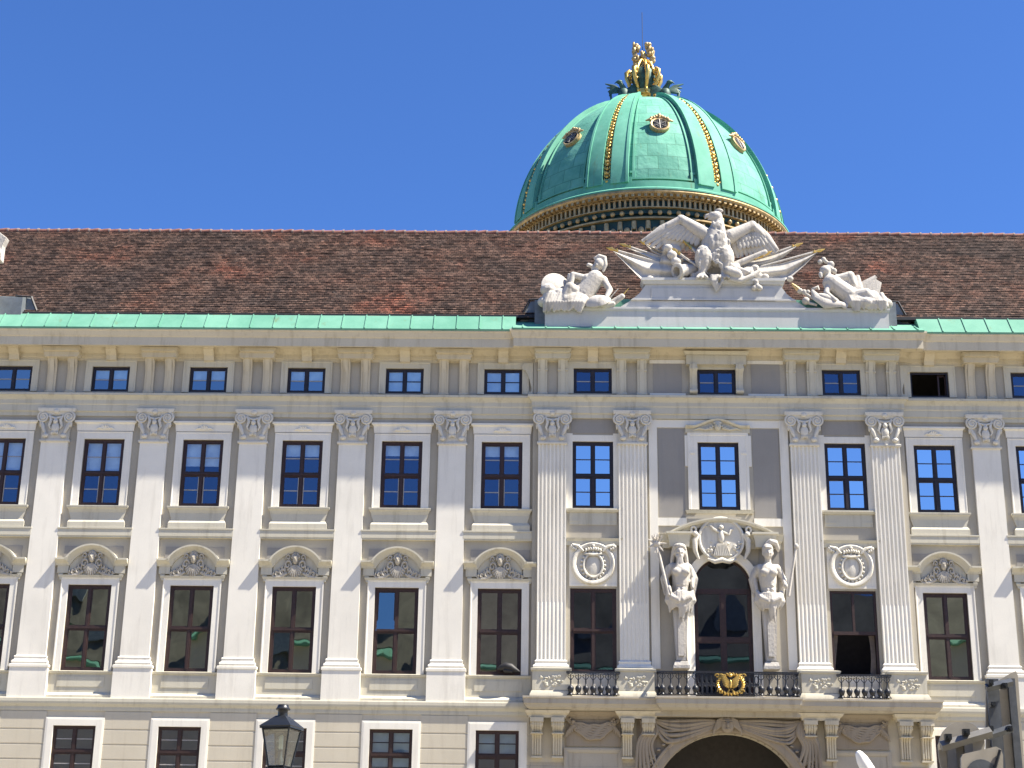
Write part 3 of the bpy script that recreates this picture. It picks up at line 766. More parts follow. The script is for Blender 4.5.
capm = capital().mesh('capital', 'capital', 50)
basem = pbase(1.22, 0, 0).mesh('base', 'white', 30); plm = plinth(1.31, 1.36).mesh('plinth', 'white', 0)
for x in PX:
    p = link('pilaster', shaft, palace, (x, 0, 0))
    link('capital', capm, p, (x, 0, 21.22)); link('base', basem, p, (x, 0, 11.64)); link('plinth', plm, p, (x, 0, 10.27))
def fluted(w, z0, z1, dep):
    b = MB(); n = 7; fl = .115; gap = (w-n*fl)/(n+1); pts = [(-w/2, .2), (-w/2, 0)]
    x = -w/2+gap
    for k in range(n):
        for i in range(7):
            t = PI*i/6; pts.append((x+fl/2-fl/2*math.cos(t), dep*math.sin(t)))
        x += fl+gap
    pts += [(w/2, 0), (w/2, .2)]
    b.prism(pts, z0, z1, 'z'); return b
b = fluted(1.2, 14.4, 21.22, .06)
b2 = fluted(1.2, 12.0, 14.398, .03); b.add(b2.v, b2.f)
flm = b.mesh('fluted_shaft', 'white', 20)
basef = pbase(1.2, 0, 0).mesh('base', 'white', 30)
def fplinth():
    b = MB(); hw = .66
    b.box(-hw-.1, hw+.1, -.1, .2, .28, 1.06)
    b.mould([(0, 1.06), (.14, 1.06), (.17, 1.1), (.17, 1.16), (0, 1.2)], [(-hw, .2), (-hw, 0), (hw, 0), (hw, .2)])
    b.mould([(0, .0), (.2, .0), (.2, .1), (.12, .26), (0, .3)], [(-hw, .2), (-hw, 0), (hw, 0), (hw, .2)])
    rnd = random.Random(3)
    for k in range(26): b.ell((rnd.uniform(-.45, .45), -.1, .66+rnd.uniform(-.2, .2)), (rnd.uniform(.04, .1), .05, rnd.uniform(.03, .08)), n=7)
    return b
fpl = fplinth().mesh('plinth', 'trim', 40)
FY = -.24
for x in FX:
    p = link('fluted_pilaster', flm, palace, (x, FY, 0))
    link('capital', capm, p, (x, FY, 21.22)); link('base', basef, p, (x, FY, 11.64)); link('plinth', fpl, p, (x+(.12 if x > 10 else 0)+(.08 if x > 14 else 0), FY-.35, 10.43))
    b = MB(); b.box(x-.76, x+.76, FY-.2, YB, 10.43, 11.6); wobj('pilaster_backing', b, 'trim', palace, 0)

# ---- entablature: architrave band and ledge, attic, cornice, with the break of the projection
def run(e=0, fwd=FW): return [(X0, 0), (XL, 0), (XL, fwd), (XR, fwd), (XR, 0), (X1, 0)]
b = MB()
b.mould([(-.2, 22.42), (-.02, 22.42), (-.02, 22.60), (.04, 22.62), (.04, 22.9), (.07, 22.95), (.07, 23.12), (.12, 23.2), (.20, 23.30), (.24, 23.30), (.24, 23.40), (.05, 23.46), (-.2, 23.46)], run())
wobj('architrave', b, 'trim', palace, 0)
for a, c in ((X0, XL), (XR, X1)):
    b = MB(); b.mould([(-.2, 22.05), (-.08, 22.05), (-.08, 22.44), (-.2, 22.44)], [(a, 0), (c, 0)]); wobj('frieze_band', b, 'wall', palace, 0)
b = MB()
b.mould([(-.3, 24.98), (-.04, 24.98), (-.04, 25.12), (.02, 25.14), (.02, 25.30), (.10, 25.36), (.16, 25.44), (.2, 25.50), (.62, 25.52), (.66, 25.42), (.80, 25.38), (.88, 25.38), (.88, 25.76), (.92, 25.80), (1.0, 26.00), (1.04, 26.04), (1.04, 26.12), (-.3, 26.16)], run())
wobj('cornice', b, 'soffit', palace, 0)

# copper strip above the cornice
b = MB()
for (a, c, yo) in ((X0, XL-.80, 0), (XR+.80, X1, 0)):
    b.prism([(-1.06, 26.08), (-1.08, 26.15), (-.45, 26.98), (-.05, 27.06), (-.05, 26.1)], a, c, 'x')
    x = math.ceil(a)
    while x < c-.1:
        b.prism([(-1.09, 26.13), (-1.105, 26.18), (-.47, 27.02), (-.44, 26.98)], x, x+.045, 'x'); x += 1.0
b.prism([(-1.26, 26.08), (-1.28, 26.15), (-.62, 26.55), (-.05, 26.9), (-.05, 26.1)], XL-.92, XR+.92, 'x')
x = XL-.5
while x < XR+.8: b.prism([(-1.29, 26.13), (-1.30, 26.18), (-.64, 26.59), (-.62, 26.55)], x, x+.045, 'x'); x += 1.0
wobj('copper_gutter', b, 'copper', palace, 0)
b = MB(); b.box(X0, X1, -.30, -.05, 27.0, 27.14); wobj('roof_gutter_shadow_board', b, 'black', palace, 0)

# attic brackets: pairs over the pilasters, single ones over the windows
def bracket_pair(fancy):
    b = MB()
    for s in (-1, 1):
        xa, xb = (s*.44-.2, s*.44+.2)
        prof = [(0, 0), (-.05, 0), (-.05, 1.0), (-.10, 1.25), (-.24, 1.5), (-.26, 1.56), (0, 1.56)]
        b.prism(prof, xa, xb, 'x')
        b.prism([(p[0]-.035, p[1]) for p in prof[1:-1]]+[(0, .8)], xa+.1, xb-.1, 'x')
        b.box(xa-.03, xb+.03, -.07, .0, -.03, .12)
        b.tube([(xa-.01, -.03, .06), (xb+.01, -.03, .06)], .07, 8)
        if fancy: b.box(xa-.02, xb+.02, -.12, .0, 1.1, 1.17)
    b.prism([(-.72, 1.56), (.72, 1.56), (.80, 1.80), (-.80, 1.80)], -.42, 0)
    b.prism([(-.74, 1.80), (.74, 1.80), (.82, 1.98), (-.82, 1.98)], -.60, 0)
    return b
bpm = bracket_pair(False).mesh('bracket', 'soffit', 30); bpf = bracket_pair(True).mesh('bracket', 'trim', 30)
def bracket_single():
    b = MB(); b.prism([(0, 0), (-.12, .02), (-.18, .22), (-.4, .42), (-.42, .5), (0, .5)], -.22, .22, 'x'); b.prism([(-.24, .5), (.24, .5), (.3, .62), (-.3, .62)], -.58, 0); return b
bsm = bracket_single().mesh('bracket', 'soffit', 0)
for x in PX: link('bracket', bpm, palace, (x, .05, 23.46))
for x in FX: link('bracket', bpf, palace, (x, .05+FW, 23.46))
for x in WX: link('bracket', bsm, palace, (x, 0, 24.95))
for x in AX: link('bracket', bsm, palace, (x, FW, 24.95))
for s, x in ((-1, XL-.02), (1, XR+.02)):
    b = MB(); b.prism([(0, 0), (s*.1, .0), (s*.06, .35), (s*.18, .8), (s*.34, 1.15), (s*.42, 1.5), (0, 1.5)], -.08, .08)
    b.tube([(s*.1, -.06, .08), (s*.1, .09, .08)], .12, 10); b.tube([(s*.34, -.09, 1.32), (s*.34, .1, 1.32)], .16, 12)
    link('side_scroll', b.mesh('side_scroll', 'trim', 40), palace, (x, .0, 23.46))
for s in (-1, 1):
    b = MB(); xa, xb = sorted((CX+s*1.5, CX+s*2.75)); b.box(xa, xb, .08+FW-.015, .1, 23.6, 24.95); wobj('panel', b, 'panel', palace, 0)
    b = MB(); b.box(xa-.15, xb+.15, .08+FW-.06, .09+FW, 24.95, 25.1); b.box(xa-.15, xb+.15, .08+FW-.05, .09+FW, 23.45, 23.58); wobj('flat_strip', b, 'white', palace, 0)

# ---- roof: tile courses as real steps
import time
b = MB(); YE, ZE, YR, ZR = -.25, 27.02, 5.45, 33.62
n = int((ZR-ZE)/ROWH); N = 180; rnd = random.Random(11)
for side in (1, -1):
    for k in range(n if side == 1 else 1):
        if side == 1: t0, t1 = k/n, (k+1)/n
        else: t0, t1 = 0, 1
        ya, za = YE+(YR-YE)*t0, ZE+(ZR-ZE)*t0; yb, zb = YE+(YR-YE)*t1, ZE+(ZR-ZE)*t1
        if side == -1: ya, yb = 2*YR-ya, YR
        if side == 1:
            base = len(b.v); vs = []
            for i in range(N+1):
                x = X0+(X1-X0)*i/N; j = noise.noise(Vector((x*.8, k*.7, 0)))*.03+rnd.uniform(-.02, .02)
                vs += [(x, ya-.045-j, za-.015), (x, ya-.045-j, za+.03), (x, yb, zb)]
            fs = []
            for i in range(N):
                q = i*3; fs += [(q, q+3, q+4, q+1), (q+1, q+4, q+5, q+2)]
            b.add(vs, fs)
        else: b.poly([(X0, ya, za), (X1, ya, za), (X1, yb, zb), (X0, yb, zb)])
for x in (X0+.01, X1-.01): b.poly([(x, YE, ZE), (x, YR, ZR-.05), (x, 2*YR-YE, ZE)])
roof = wobj('roof', b, 'tiles', palace, 0)
b = MB(); b.cur = 0; x = X0
while x < X1:
    b.cur = 0; b.tube([(x, YR, ZR-.04), (x+.46, YR, ZR-.02+.03*math.sin(x*1.3))], [.13, .15], 10); b.cur = 1; b.tube([(x+.44, YR, ZR-.02), (x+.53, YR, ZR-.02)], [.155, .155], 10); x += .5
wobj('ridge_cap', b, ['ridge', 'mortar'], roof, 40)

# lead saddles behind the sculpture groups
def saddle(xa, xb):
    b = MB()
    b.cur = 0; b.prism([(-.5, 26.5), (-.5, 27.75), (.7, 28.2), (1.9, 29.2), (2.2, 26.5)], xa+.35, xb-.35, 'x')
    for s, x in ((1, xb-.35), (-1, xa+.35)): b.prism([(0, 26.6), (0, 27.9), (s*.22, 27.85), (s*.75, 26.7)], .0, .9, T=Matrix.Translation((x, 0, 0)))
    b.cur = 1
    for s, x in ((1, xb-.35), (-1, xa+.35)):
        b.tube([(x-s*.5, -.02, 28.0), (x+s*.22, -.02, 27.95), (x+s*.78, -.02, 26.75)], .05, 4)
        b.prism([(0, 26.6), (0, 27.3), (s*.3, 26.9), (s*.7, 26.62)], -.16, -.01, T=Matrix.Translation((x, 0, 0)))  # black wedge drawn as the shadow below the lead plate's end
    b.cur = 2; b.box(xa+1.2, xb-1.9, -.56, -.48, 26.5, 27.8)
    return b
wobj('lead_saddle', saddle(-.95, 15.55), ['lead', 'black', 'copper'], roof, 0)
wobj('lead_saddle', saddle(-31.2, -22.95), ['lead', 'black', 'copper'], roof, 0)

# ---- belt course, ground floor
b = MB()
prof = [(-.3, 9.90), (.02, 9.90), (.03, 9.96), (.03, 10.06), (.08, 10.12), (.12, 10.18), (.14, 10.26), (.14, 10.38), (.12, 10.43), (-.3, 10.44)]
for a, c in ((X0, XL), (XR, X1)):
    b = MB(); b.mould([(o, z-.16) for o, z in prof], [(a, -.08), (c, -.08)]); wobj('belt_course', b, 'trim', palace, 0)
GY = -.10
b = MB(); arch_c, arch_r, arch_z = CX+.02, 3.08, 6.05
hs = [hole(x, W_M, Z_M, H_M) for x in WX]+[(arch_c-arch_r, arch_c+arch_r, 0, arch_z+arch_r)]+[(x-.9, x+.9, 2.2, 5.4) for x in WX]
wall_holes(b, X0, X1, 0, 10.3, GY+.04, hs, .5)
arch_fill(b, arch_c, arch_r, arch_z, arch_z+arch_r, GY+.04, .5, arch_r, 30)
wobj('ground_floor_wall', b, 'ground_wall', palace, 0)
b = MB()
zt = 9.86; rows = [8.98-.6*k for k in range(15)]
prev = 9.88
xsb = []
edges = [X0]+[e for x in WX[:7] for e in (x-1.2, x+1.2)]+[XL-.05]
segs = [(edges[i], edges[i+1]) for i in range(0, len(edges), 2)]
e2 = [XR+.05]+[e for x in WX[7:] for e in (x-1.2, x+1.2)]+[X1]; segs += [(e2[i], e2[i+1]) for i in range(0, len(e2), 2)]
for a, c in segs+[(XL, CX-3.62), (CX+3.62, XR)]:
    b = MB(); prev = 9.73; inner = a >= XL-.01 and c <= XR+.01
    b.box(a+.001, c-.001, GY+.02, GY+.041,   .1, 9.73 if not inner else 7.9)
    for z in rows:
        if not (inner and z > 7.6): b.prism([(GY+.05, z+.02), (GY+.0, z+.05), (GY+.0, prev-.03), (GY+.05, prev)], a, c, 'x')
        prev = z
    wobj('rustication', b, 'slab' if inner else 'ground_wall', palace, 0)  # inner bays get a darker stone: balcony shadow put into the colour
def mezz_surround():
    b = MB(); b.sweep([(0, .03), (0, -.07), (.24, -.07), (.33, -.06), (.33, .03)], rect_path(W_M, H_M)); b.box(-1.1, 1.1, -.1, .03, -.2, 0); return b
mzs = mezz_surround().mesh('surround', 'white', 0)
for i, x in enumerate(WX):
    f = window('mezz', x, GY+.04, Z_M, 'g_dark', None, i); link('surround', mzs, f, (x, GY+.04, Z_M))
    if i in (5, 6): blind(f, 1.5, 1.1 if i == 6 else .2, 1.9, y=.22)
for x in WX:
    b = MB(); b.box(-.9, .9, .2, .26, 0, 3.2); b.box(-.05, .05, .14, .2, 0, 3.2); b.box(-.9, .9, .14, .2, 1.6, 1.7)
    link('window_shutter', b.mesh('window_shutter', 'wood_dark', 0), palace, (x, GY, 2.2))

# portal: archivolt, passage
b = MB()
zsp = arch_z
b.sweep([(0, .4), (0, -.04), (.06, -.10), (.16, -.12), (.30, -.12), (.36, -.18), (.42, -.18), (.42, .02)], [(arch_c-arch_r, 0), (arch_c-arch_r, zsp)]+arc(arch_c, zsp, arch_r, 178, 2, 40)+[(arch_c+arch_r, zsp), (arch_c+arch_r, 0)], T=Matrix.Translation((0, GY-.12, 0)))
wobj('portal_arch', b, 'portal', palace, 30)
b = MB()
for i in range(24):
    p = arc(arch_c, zsp, arch_r+.4, 180, 0, 24); (xa, za), (xb, zb) = p[i], p[i+1]
for s in (-1, 1):
    xa, xb = sorted((arch_c+s*(arch_r+.02), CX+s*3.62))
    b.box(xa, xb, GY-.1, GY+.04, 0, 9.7)
pp = arc(arch_c, zsp, arch_r+.02, 180, 0, 40)
for i in range(40):
    (xa, za), (xb, zb) = pp[i], pp[i+1]; b.add([(xa, GY-.1, za), (xb, GY-.1, zb), (xb, GY-.1, 9.72), (xa, GY-.1, 9.72)], [(0, 1, 2, 3)])
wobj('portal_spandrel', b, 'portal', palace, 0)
b = MB(); p = [(arch_c-arch_r-.3, 0), (arch_c-arch_r-.3, zsp)]+arc(arch_c, zsp, arch_r+.3, 180, 0, 24)[1:]+[(arch_c+arch_r+.3, 0)]
for i in range(len(p)-1): b.poly([(p[i][0], GY+.5, p[i][1]), (p[i+1][0], GY+.5, p[i+1][1]), (p[i+1][0], 9.5, p[i+1][1]), (p[i][0], 9.5, p[i][1])])
b.poly([(q[0], 9.5, q[1]) for q in p]); wobj('portal_passage', b, 'interior', palace, 30)

# portal ornament: mask and hanging drapery in relief
b = MB(); yo = GY-.14; rnd = random.Random(9)
def swag(pts, r, T=None, k=10):
    out = []; P = [Vector(p) for p in pts]
    for i in range(k*(len(P)-1)+1):
        t = i/k; j = min(int(t), len(P)-2); u = t-j
        p0, p1, p2, p3 = P[max(j-1, 0)], P[j], P[j+1], P[min(j+2, len(P)-1)]
        out.append(.5*((2*p1)+(p2-p0)*u+(2*p0-5*p1+4*p2-p3)*u*u+(3*p1-p0-3*p2+p3)*u**3))
    b.tube(out, [r*(.6+.4*math.sin(PI*i/(len(out)-1))) for i in range(len(out))], 7, T=T)
for s in (-1, 1):
    for k in range(7):
        sag = .05+.15*k; w = rnd.uniform(-.06, .06)
        swag([(CX+s*.42, yo-.1, 9.60-.04*k), (CX+s*(.95+.07*k+w), yo-.14, 9.64-sag*.7), (CX+s*(1.65+.09*k), yo-.17, 9.62-sag*.95+w), (CX+s*(2.45+.02*k+w), yo-.14, 9.60-sag*.8), (CX+s*3.1, yo-.1, 9.64)], rnd.uniform(.05, .11))
    for k in range(6):
        x = 2.95+.11*k; swag([(CX+s*x, yo-.14, 9.6), (CX+s*(x-.12), yo-.2, 9.15), (CX+s*(x+.1), yo-.16, 8.6), (CX+s*(x-.02+.06*k-.1), yo-.12, 8.0-.1*k-rnd.uniform(0, .3))], rnd.uniform(.06, .10))
    for k in range(26): b.ell((CX+s*rnd.uniform(3.05, 3.6), yo-.1, rnd.uniform(7.6, 8.5)), (rnd.uniform(.04, .08),)*3, n=7)
    for k in range(8):
        a = math.radians(60-k*4.5); b.ell((CX+s*3.72*math.cos(a)*1.0, yo-.08, zsp+3.62*math.sin(a)-.05), (.09, .07, .06), n=7)
b.ell((CX, yo-.22, 9.42), (.27, .2, .34), n=14); b.ell((CX, yo-.44, 9.40), (.06, .09, .12)); b.ell((CX, yo-.40, 9.26), (.12, .06, .05))
for s in (-1, 1):
    b.ell((CX+s*.11, yo-.40, 9.5), (.07, .05, .035)); b.ell((CX+s*.12, yo-.40, 9.58), (.1, .06, .03))
    for k in range(9): b.tube([(CX+s*.15, yo-.25, 9.7-.03*k), (CX+s*(.38+.02*k), yo-.2, 9.6-.05*k), (CX+s*(.52+.02*(k % 3)), yo-.14, 9.28-.03*k)], [.05, .06, .03], 6)
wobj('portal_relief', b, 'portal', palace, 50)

# ---- balcony slabs, consoles, garlands, blind frames
SY0 = -.95
def slab_prof(d): return [(-.6, 10.43), (d, 10.43), (d, 10.36), (d-.04, 10.33), (d-.05, 10.14), (d-.10, 10.10), (d-.16, 10.0), (d-.24, 9.95), (d-.28, 9.92), (-.6, 9.90)]
for s in (-1, 1):
    b = MB(); xa, xb = sorted((CX+s*2.93, CX+s*(7.55 if s < 0 else 7.9)))
    # slab with deeper blocks over the console pairs
    b.mould(slab_prof(.70), [(xa, 0), (xa, -.35), (xb, -.35), (xb, 0)])
    wobj('balcony_slab', b, 'slab', palace, 0)
    for x in (((CX-3.60, CX-7.25)) if s < 0 else (CX+3.74, CX+7.55)):
        b = MB(); b.mould([(0, 9.62), (.02, 9.62), (.05, 9.72), (.14, 9.80), (.20, 9.90), (0, 9.90)], [(x-.72, 0), (x-.72, -.58), (x+.72, -.58), (x+.72, 0)]); wobj('console_block', b, 'soffit', palace, 0)
    for x in (((CX-3.60, CX-7.25)) if s < 0 else (CX+3.74, CX+7.55)):
        for q in (-1, 1):
            xc = x+q*.42; b = MB()
            prof = [(-.12, 8.1), (-.26, 8.1), (-.32, 8.2), (-.33, 8.8), (-.42, 9.02), (-.60, 9.2), (-.66, 9.32), (-.66, 9.44), (-.12, 9.44)]
            b.sections([[(xc-w, y+.03, z), (xc+w, y+.03, z), (xc+w, -.1, z), (xc-w, -.1, z)] for (y, z), w in zip(prof[1:-1], (.19, .19, .195, .20, .215, .23, .235))])
            b.box(xc-.27, xc+.27, -.72, -.1, 9.445, 9.62); b.box(xc-.24, xc+.24, -.66, -.1, 8.98, 9.02)
            for r in range(4): b.prism([(y if y > -.2 else y-.02, z) for y, z in prof], xc-.18+.098*r, xc-.18+.098*r+.06, 'x')
            b.tube([(xc-.25, -.54, 9.36), (xc+.25, -.54, 9.36)], .10, 12)
            b.box(xc-.23, xc+.23, -.36, -.1, 8.05, 8.12)
            wobj('console', b, 'soffit', palace, 30)
    b = MB(); xc = CX+s*5.39
    b.box(xc-1.1, xc+1.1, GY-.03, GY+.05, 8.55, 9.90); b.mould([(0, 9.60), (.05, 9.62), (.12, 9.72), (.25, 9.80), (.3, 9.90), (0, 9.90)], [(xc-1.05, 0), (xc-1.05, GY-.02), (xc+1.05, GY-.02), (xc+1.05, 0)]); 
    wobj('relief_panel', b, 'portal', palace, 0)
    b = MB()
    for k in range(7):
        sag = .25+.09*k; b.tube([(xc-1.1+2.2*i/16, GY-.1-.06*math.sin(PI*i/16), 9.62-sag*math.sin(PI*i/16)+.03*math.sin(i*1.7+k)) for i in range(17)], [.03+.04*math.sin(PI*i/16) for i in range(17)], 6)
    for k in range(70):
        t = rnd.uniform(-1, 1); b.ell((xc+t*.95, GY-.14, 9.62-.62*math.cos(t*PI/2)+rnd.uniform(-.16, .14)), (rnd.uniform(.04, .09), .07, rnd.uniform(.03, .08)), n=7)
    for q in (-1, 1):
        for k in range(6): b.tube([(xc+q*.75, GY-.08, 9.55), (xc+q*(.8+.05*k), GY-.15, 9.35-.05*k), (xc+q*(.75+.08*k), GY-.1, 9.15-.06*k)], [.04, .05, .02], 6)
    wobj('garland', b, 'portal', palace, 50)
    b = MB(); b.sweep([(0, GY+.05), (0, GY-.02), (.1, GY-.06), (.18, GY-.06), (.18, GY+.05)], [(xc-1.0, 5.0), (xc-1.0, 8.3), (xc+1.0, 8.3), (xc+1.0, 5.0)])
    b.box(xc-1.0, xc+1.0, GY+.015, GY+.045, 5, 8.3); wobj('blind_frame', b, 'slab', palace, 0)
b = MB()
b.mould(slab_prof(.60), [(CX-2.34, 0), (CX-2.34, -.82), (CX+2.34, -.82), (CX+2.34, 0)]); b.box(CX-2.9, CX+2.9, -.75, -.05, 9.72, 9.92)
wobj('balcony_slab', b, 'slab', palace, 0)

# ---- iron railings
def baluster():
    b = MB()
    b.lathe([(.04, .0), (.09, .02), (.06, .07), (.05, .10), (.10, .16), (.125, .24), (.115, .32), (.06, .37), (.035, .40), (.03, .6), (.035, .62), (.022, .66), (.022, .86)], n=8)
    for s in (-1, 1):
        b.tube([(0, 0, .60), (s*.06, 0, .66), (s*.12, 0, .74), (s*.10, 0, .80), (s*.05, 0, .78)], [.018]*5, 5)
        b.tube([(s*.03, 0, .38), (s*.09, 0, .34), (s*.12, 0, .26), (s*.07, 0, .12), (s*.1, 0, .04)], [.016]*5, 5)
    return b
balm = baluster().mesh('baluster', 'iron', 50)
def railing(name, pts, dens=.345, skip=None):
    b = MB(); z0 = 10.5
    for (p, q) in zip(pts[:-1], pts[1:]):
        d = (Vector(q)-Vector(p)); L = d.length; a = math.atan2(d.y, d.x); T = Matrix.Translation((p[0], p[1], z0))@Matrix.Rotation(a, 4, 'Z')
        b.box(-.03, L+.03, -.045, .045, .88, .95, T); b.box(0, L, -.02, .02, .83, .86, T); b.box(0, L, -.02, .02, 0, .035, T)
        for k in range(int(L/.12)): b.tube([(.06+k*.12, 0, .83), (.09+k*.12, 0, .88)], .012, 4, T=T)
    r = wobj(name, b, 'iron', palace, 0)
    for (p, q) in zip(pts[:-1], pts[1:]):
        d = (Vector(q)-Vector(p)); L = d.length; n = max(1, round(L/dens))
        for k in range(n):
            c = Vector(p)+d*((k+.5)/n)
            if skip and skip[0] < c.x < skip[1] and L > 3: continue
            link('baluster', balm, r, (c.x, c.y, z0), rotz=math.atan2(d.y, d.x))
    return r
railing('railing', [(.86, -.82), (2.98, -.82)], .29)
railing('railing', [(11.76, -.82), (13.90, -.82)], .29)
rc = railing('railing', [(CX-2.8, -.75), (CX-2.8, -1.22), (CX+2.8, -1.22), (CX+2.8, -.75)], .33, (CX-1.2, CX+1.2))
# dense ironwork in the middle of the balcony
b = MB(); T0 = Matrix.Translation((CX, -1.22, 10.5))
for k in range(13):
    x = -1.15+.19*k
    for s in (-1, 1):
        b.tube([(x+s*.085*math.cos(t), 0, .22+.16*math.sin(t)) for t in [i*.6 for i in range(11)]], .02, 5, T=T0)
        b.tube([(x+s*.07*math.cos(t), 0, .62+.16*math.sin(t)) for t in [i*.6 for i in range(11)]], .02, 5, T=T0)
    b.tube([(x+.095, 0, 0), (x+.095, 0, .85)], .022, 5, T=T0)
b.box(-1.2, 1.2, -.012, .012, .38, .47, T0)
wobj('ironwork_panel', b, 'iron', rc, 50)
# gilded emblem: wreath with crown-like top and two birds' wings
b = MB(); T0 = Matrix.Translation((CX+.08, -1.32, 10.93))
for k in range(26):
    a = 2*PI*k/26; r = .34
    p = Vector((r*1.35*math.cos(a), 0, r*math.sin(a))); q = p+Vector((.16*math.cos(a+.8), -.03, .16*math.sin(a+.8)))
    b.tube([p, (p+q)/2+Vector((0, -.03, 0)), q], [.03, .05, .015], 6, T=T0)
for s in (-1, 1):
    for k in range(6):
        b.tube([(s*.07, -.03, -.15+.06*k), (s*(.2+.03*k), -.06, -.08+.09*k), (s*(.3+.03*k), -.03, .0+.08*k)], [.035, .045, .015], 6, T=T0)
    b.tube([(s*(.42+.12*math.cos(t)*(1-i/16)), -.02, -.3+.12*math.sin(t)*(1-i/16)) for i, t in [(j, j*.5) for j in range(14)]], .03, 6, T=T0)
    b.tube([(s*(.52+.1*math.cos(t)*(1-i/16)), -.02, .32+.1*math.sin(t)*(1-i/16)) for i, t in [(j, j*.5) for j in range(14)]], .03, 6, T=T0)
    b.tube([(s*.05, -.02, -.2), (s*.15, -.02, -.38), (s*.3, -.02, -.44)], [.04, .04, .02], 6, T=T0)
b.ell((0, -.05, .0), (.06, .05, .18), T0); b.ell((0, -.05, .34), (.09, .05, .07), T0)
wobj('gilded_emblem', b, 'gold', rc, 50)

# ---- roof-edge plinths of the sculpture groups
b = MB()
b.box(-.15, 14.75, -.98, -.45, 26.3, 27.12); b.mould([(0, 27.08), (.03, 27.08), (.06, 27.16), (.06, 27.24), (0, 27.24)], [(-.15, -.45), (-.15, -.98), (14.75, -.98), (14.75, -.45)])
b.box(-.14, 14.74, -.97, -.44, 27.1, 27.23)
wobj('roof_plinth', b, 'attic_stone', palace, 0)
b = MB(); b.box(-31, -24.4, -.98, -.45, 26.3, 27.22); wobj('roof_plinth', b, 'attic_stone', palace, 0)
b = MB(); c0 = 7.2
def ped(y0, y1, e):
    q = []
    for s in (-1, 1):
        side = [(s*(4.12-e), 27.24), (s*(4.02-e), 27.34), (s*(3.6-e), 27.62), (s*(3.22-e), 27.95), (s*(2.98-e), 28.3), (s*(2.95-e), 28.42)]
        q += side if s > 0 else side[::-1]
    q2 = [(c0+x, z) for x, z in q[6:]]+[(c0+x, z) for x, z in [(-a, z) for a, z in q[6:]][::-1]]
    b.prism(q2, y0, y1)
ped(-.85, -.2, 0)
b.box(c0-2.7, c0+2.7, -.90, -.84, 27.62, 28.2)
b.prism([(c0-3.6, 27.62), (c0+3.6, 27.62), (c0+3.5, 27.70), (c0-3.5, 27.70)], -.93, -.84)
b.mould([(0, 28.38), (.06, 28.38), (.12, 28.5), (.16, 28.52), (.16, 28.64), (0, 28.66)], [(c0-2.98, -.2), (c0-2.98, -.86), (c0+2.98, -.86), (c0+2.98, -.2)])
b.box(c0-2.97, c0+2.97, -.85, -.19, 28.4, 28.65)
wobj('eagle_pedestal', b, 'attic_stone', palace, 0)

# ================================================================ SCULPTURES
def P(x, y, d=0.0): return at(x, y, -.62+d)
def shift(me, L):
    me.transform(Matrix.Translation(-Vector(L))); return me
def flat_tube(mb, pts, rad, flat=.35, n=8): mb.tube(pts, rad, n, flat)

# --- spread eagle
L = P(714, 278); L.z = 28.66
eagle = thing('eagle_statue', 'huge white stone eagle with spread wings on the roof-edge pedestal', 'statue', L)
b = MB()
b.ell(P(716, 246), (.68, .55, .85), n=16); b.ell(P(715, 238), (.6, .48, .55), n=14); b.ell(P(717, 254), (.55, .5, .7), n=14)
b.cap(P(717, 234), P(718, 222, -.08), .42, .27); b.ell(P(716, 217, -.12), (.30, .27, .26), n=14)
b.cap(P(712, 216, -.14), P(706.5, 215.5, -.16), .15, .08); b.cap(P(706.5, 215.5, -.16), P(705, 219, -.16), .08, .025)
b.cap(P(712, 219, -.14), P(708, 219.5, -.14), .08, .04)
b.ell(P(712, 213.5, -.2), (.14, .12, .07)); b.ell(P(719, 211, -.1), (.2, .18, .1))
rnd = random.Random(5)
for k in range(60):                               # breast and neck feathers
    y = rnd.uniform(222, 262); w = 4+(y-222)*.35 if y < 240 else 12
    x = 717+rnd.uniform(-w, w); p = P(x, y, -.28-.22*math.cos((x-717)/13*1.4)-(.0 if y > 232 else -.1))
    b.cap(p, p+Vector((rnd.uniform(-.03, .03), -.03, -.17)), .07, .03, 6)
for s, kx, hx, fx in ((-1, 704, 704, 702), (1, 726, 725, 724)):
    b.ell(P(hx, 258, -.2), (.42, .42, .62), n=14); b.cap(P(kx, 264, -.28), P(fx, 273, -.32), .27, .17)
    for q in (-1, 0, 1): b.cap(P(fx, 274, -.35), P(fx+q*5, 277.5, -.55), .12, .07, 7)
    for k in range(12): 
        p = P(hx+rnd.uniform(-7, 7), rnd.uniform(248, 266), -.52); b.cap(p, p+Vector((0, .02, -.2)), .07, .03, 6)
for k in range(5): flat_tube(b, [P(716, 258, .1), P(706+5*k, 276, .15)], [.25, .2])
def wing(sh, wr, tips, roots):
    b = MB()
    b.cap(P(*sh, -.05), P(*wr, .0), .34, .24); 
    n = len(tips)
    b.cap(P(*wr, 0), P((wr[0]*2+tips[0][0])/3, (wr[1]*2+tips[0][1])/3-.5, 0), .22, .16)
    for i, t in enumerate(tips):
        r = roots[i]; mid = ((r[0]+t[0])/2, (r[1]+t[1])/2-.8)
        flat_tube(b, [P(*r, .02), P(*mid, -.02+.015*i), P(*t, .05+.02*i)], [.19, .2, .06], .45)
    for i in range(n-1):                          # coverts
        r = roots[i]; t = tips[i]
        for f in (.28, .5):
            p = P(r[0]+(t[0]-r[0])*(f-.2), r[1]+(t[1]-r[1])*(f-.2), -.1+f*.08); q = P(r[0]+(t[0]-r[0])*(f+.08), r[1]+(t[1]-r[1])*(f+.08)+1, -.09+f*.1)
            flat_tube(b, [p, (p+q)/2, q], [.1, .13, .05], .5, 7)
    return b
lt = [(642, 241), (645, 244), (650, 247), (656, 248.5), (662, 249), (668, 249), (674, 249), (680, 250), (686, 251), (692, 252), (698, 254)]
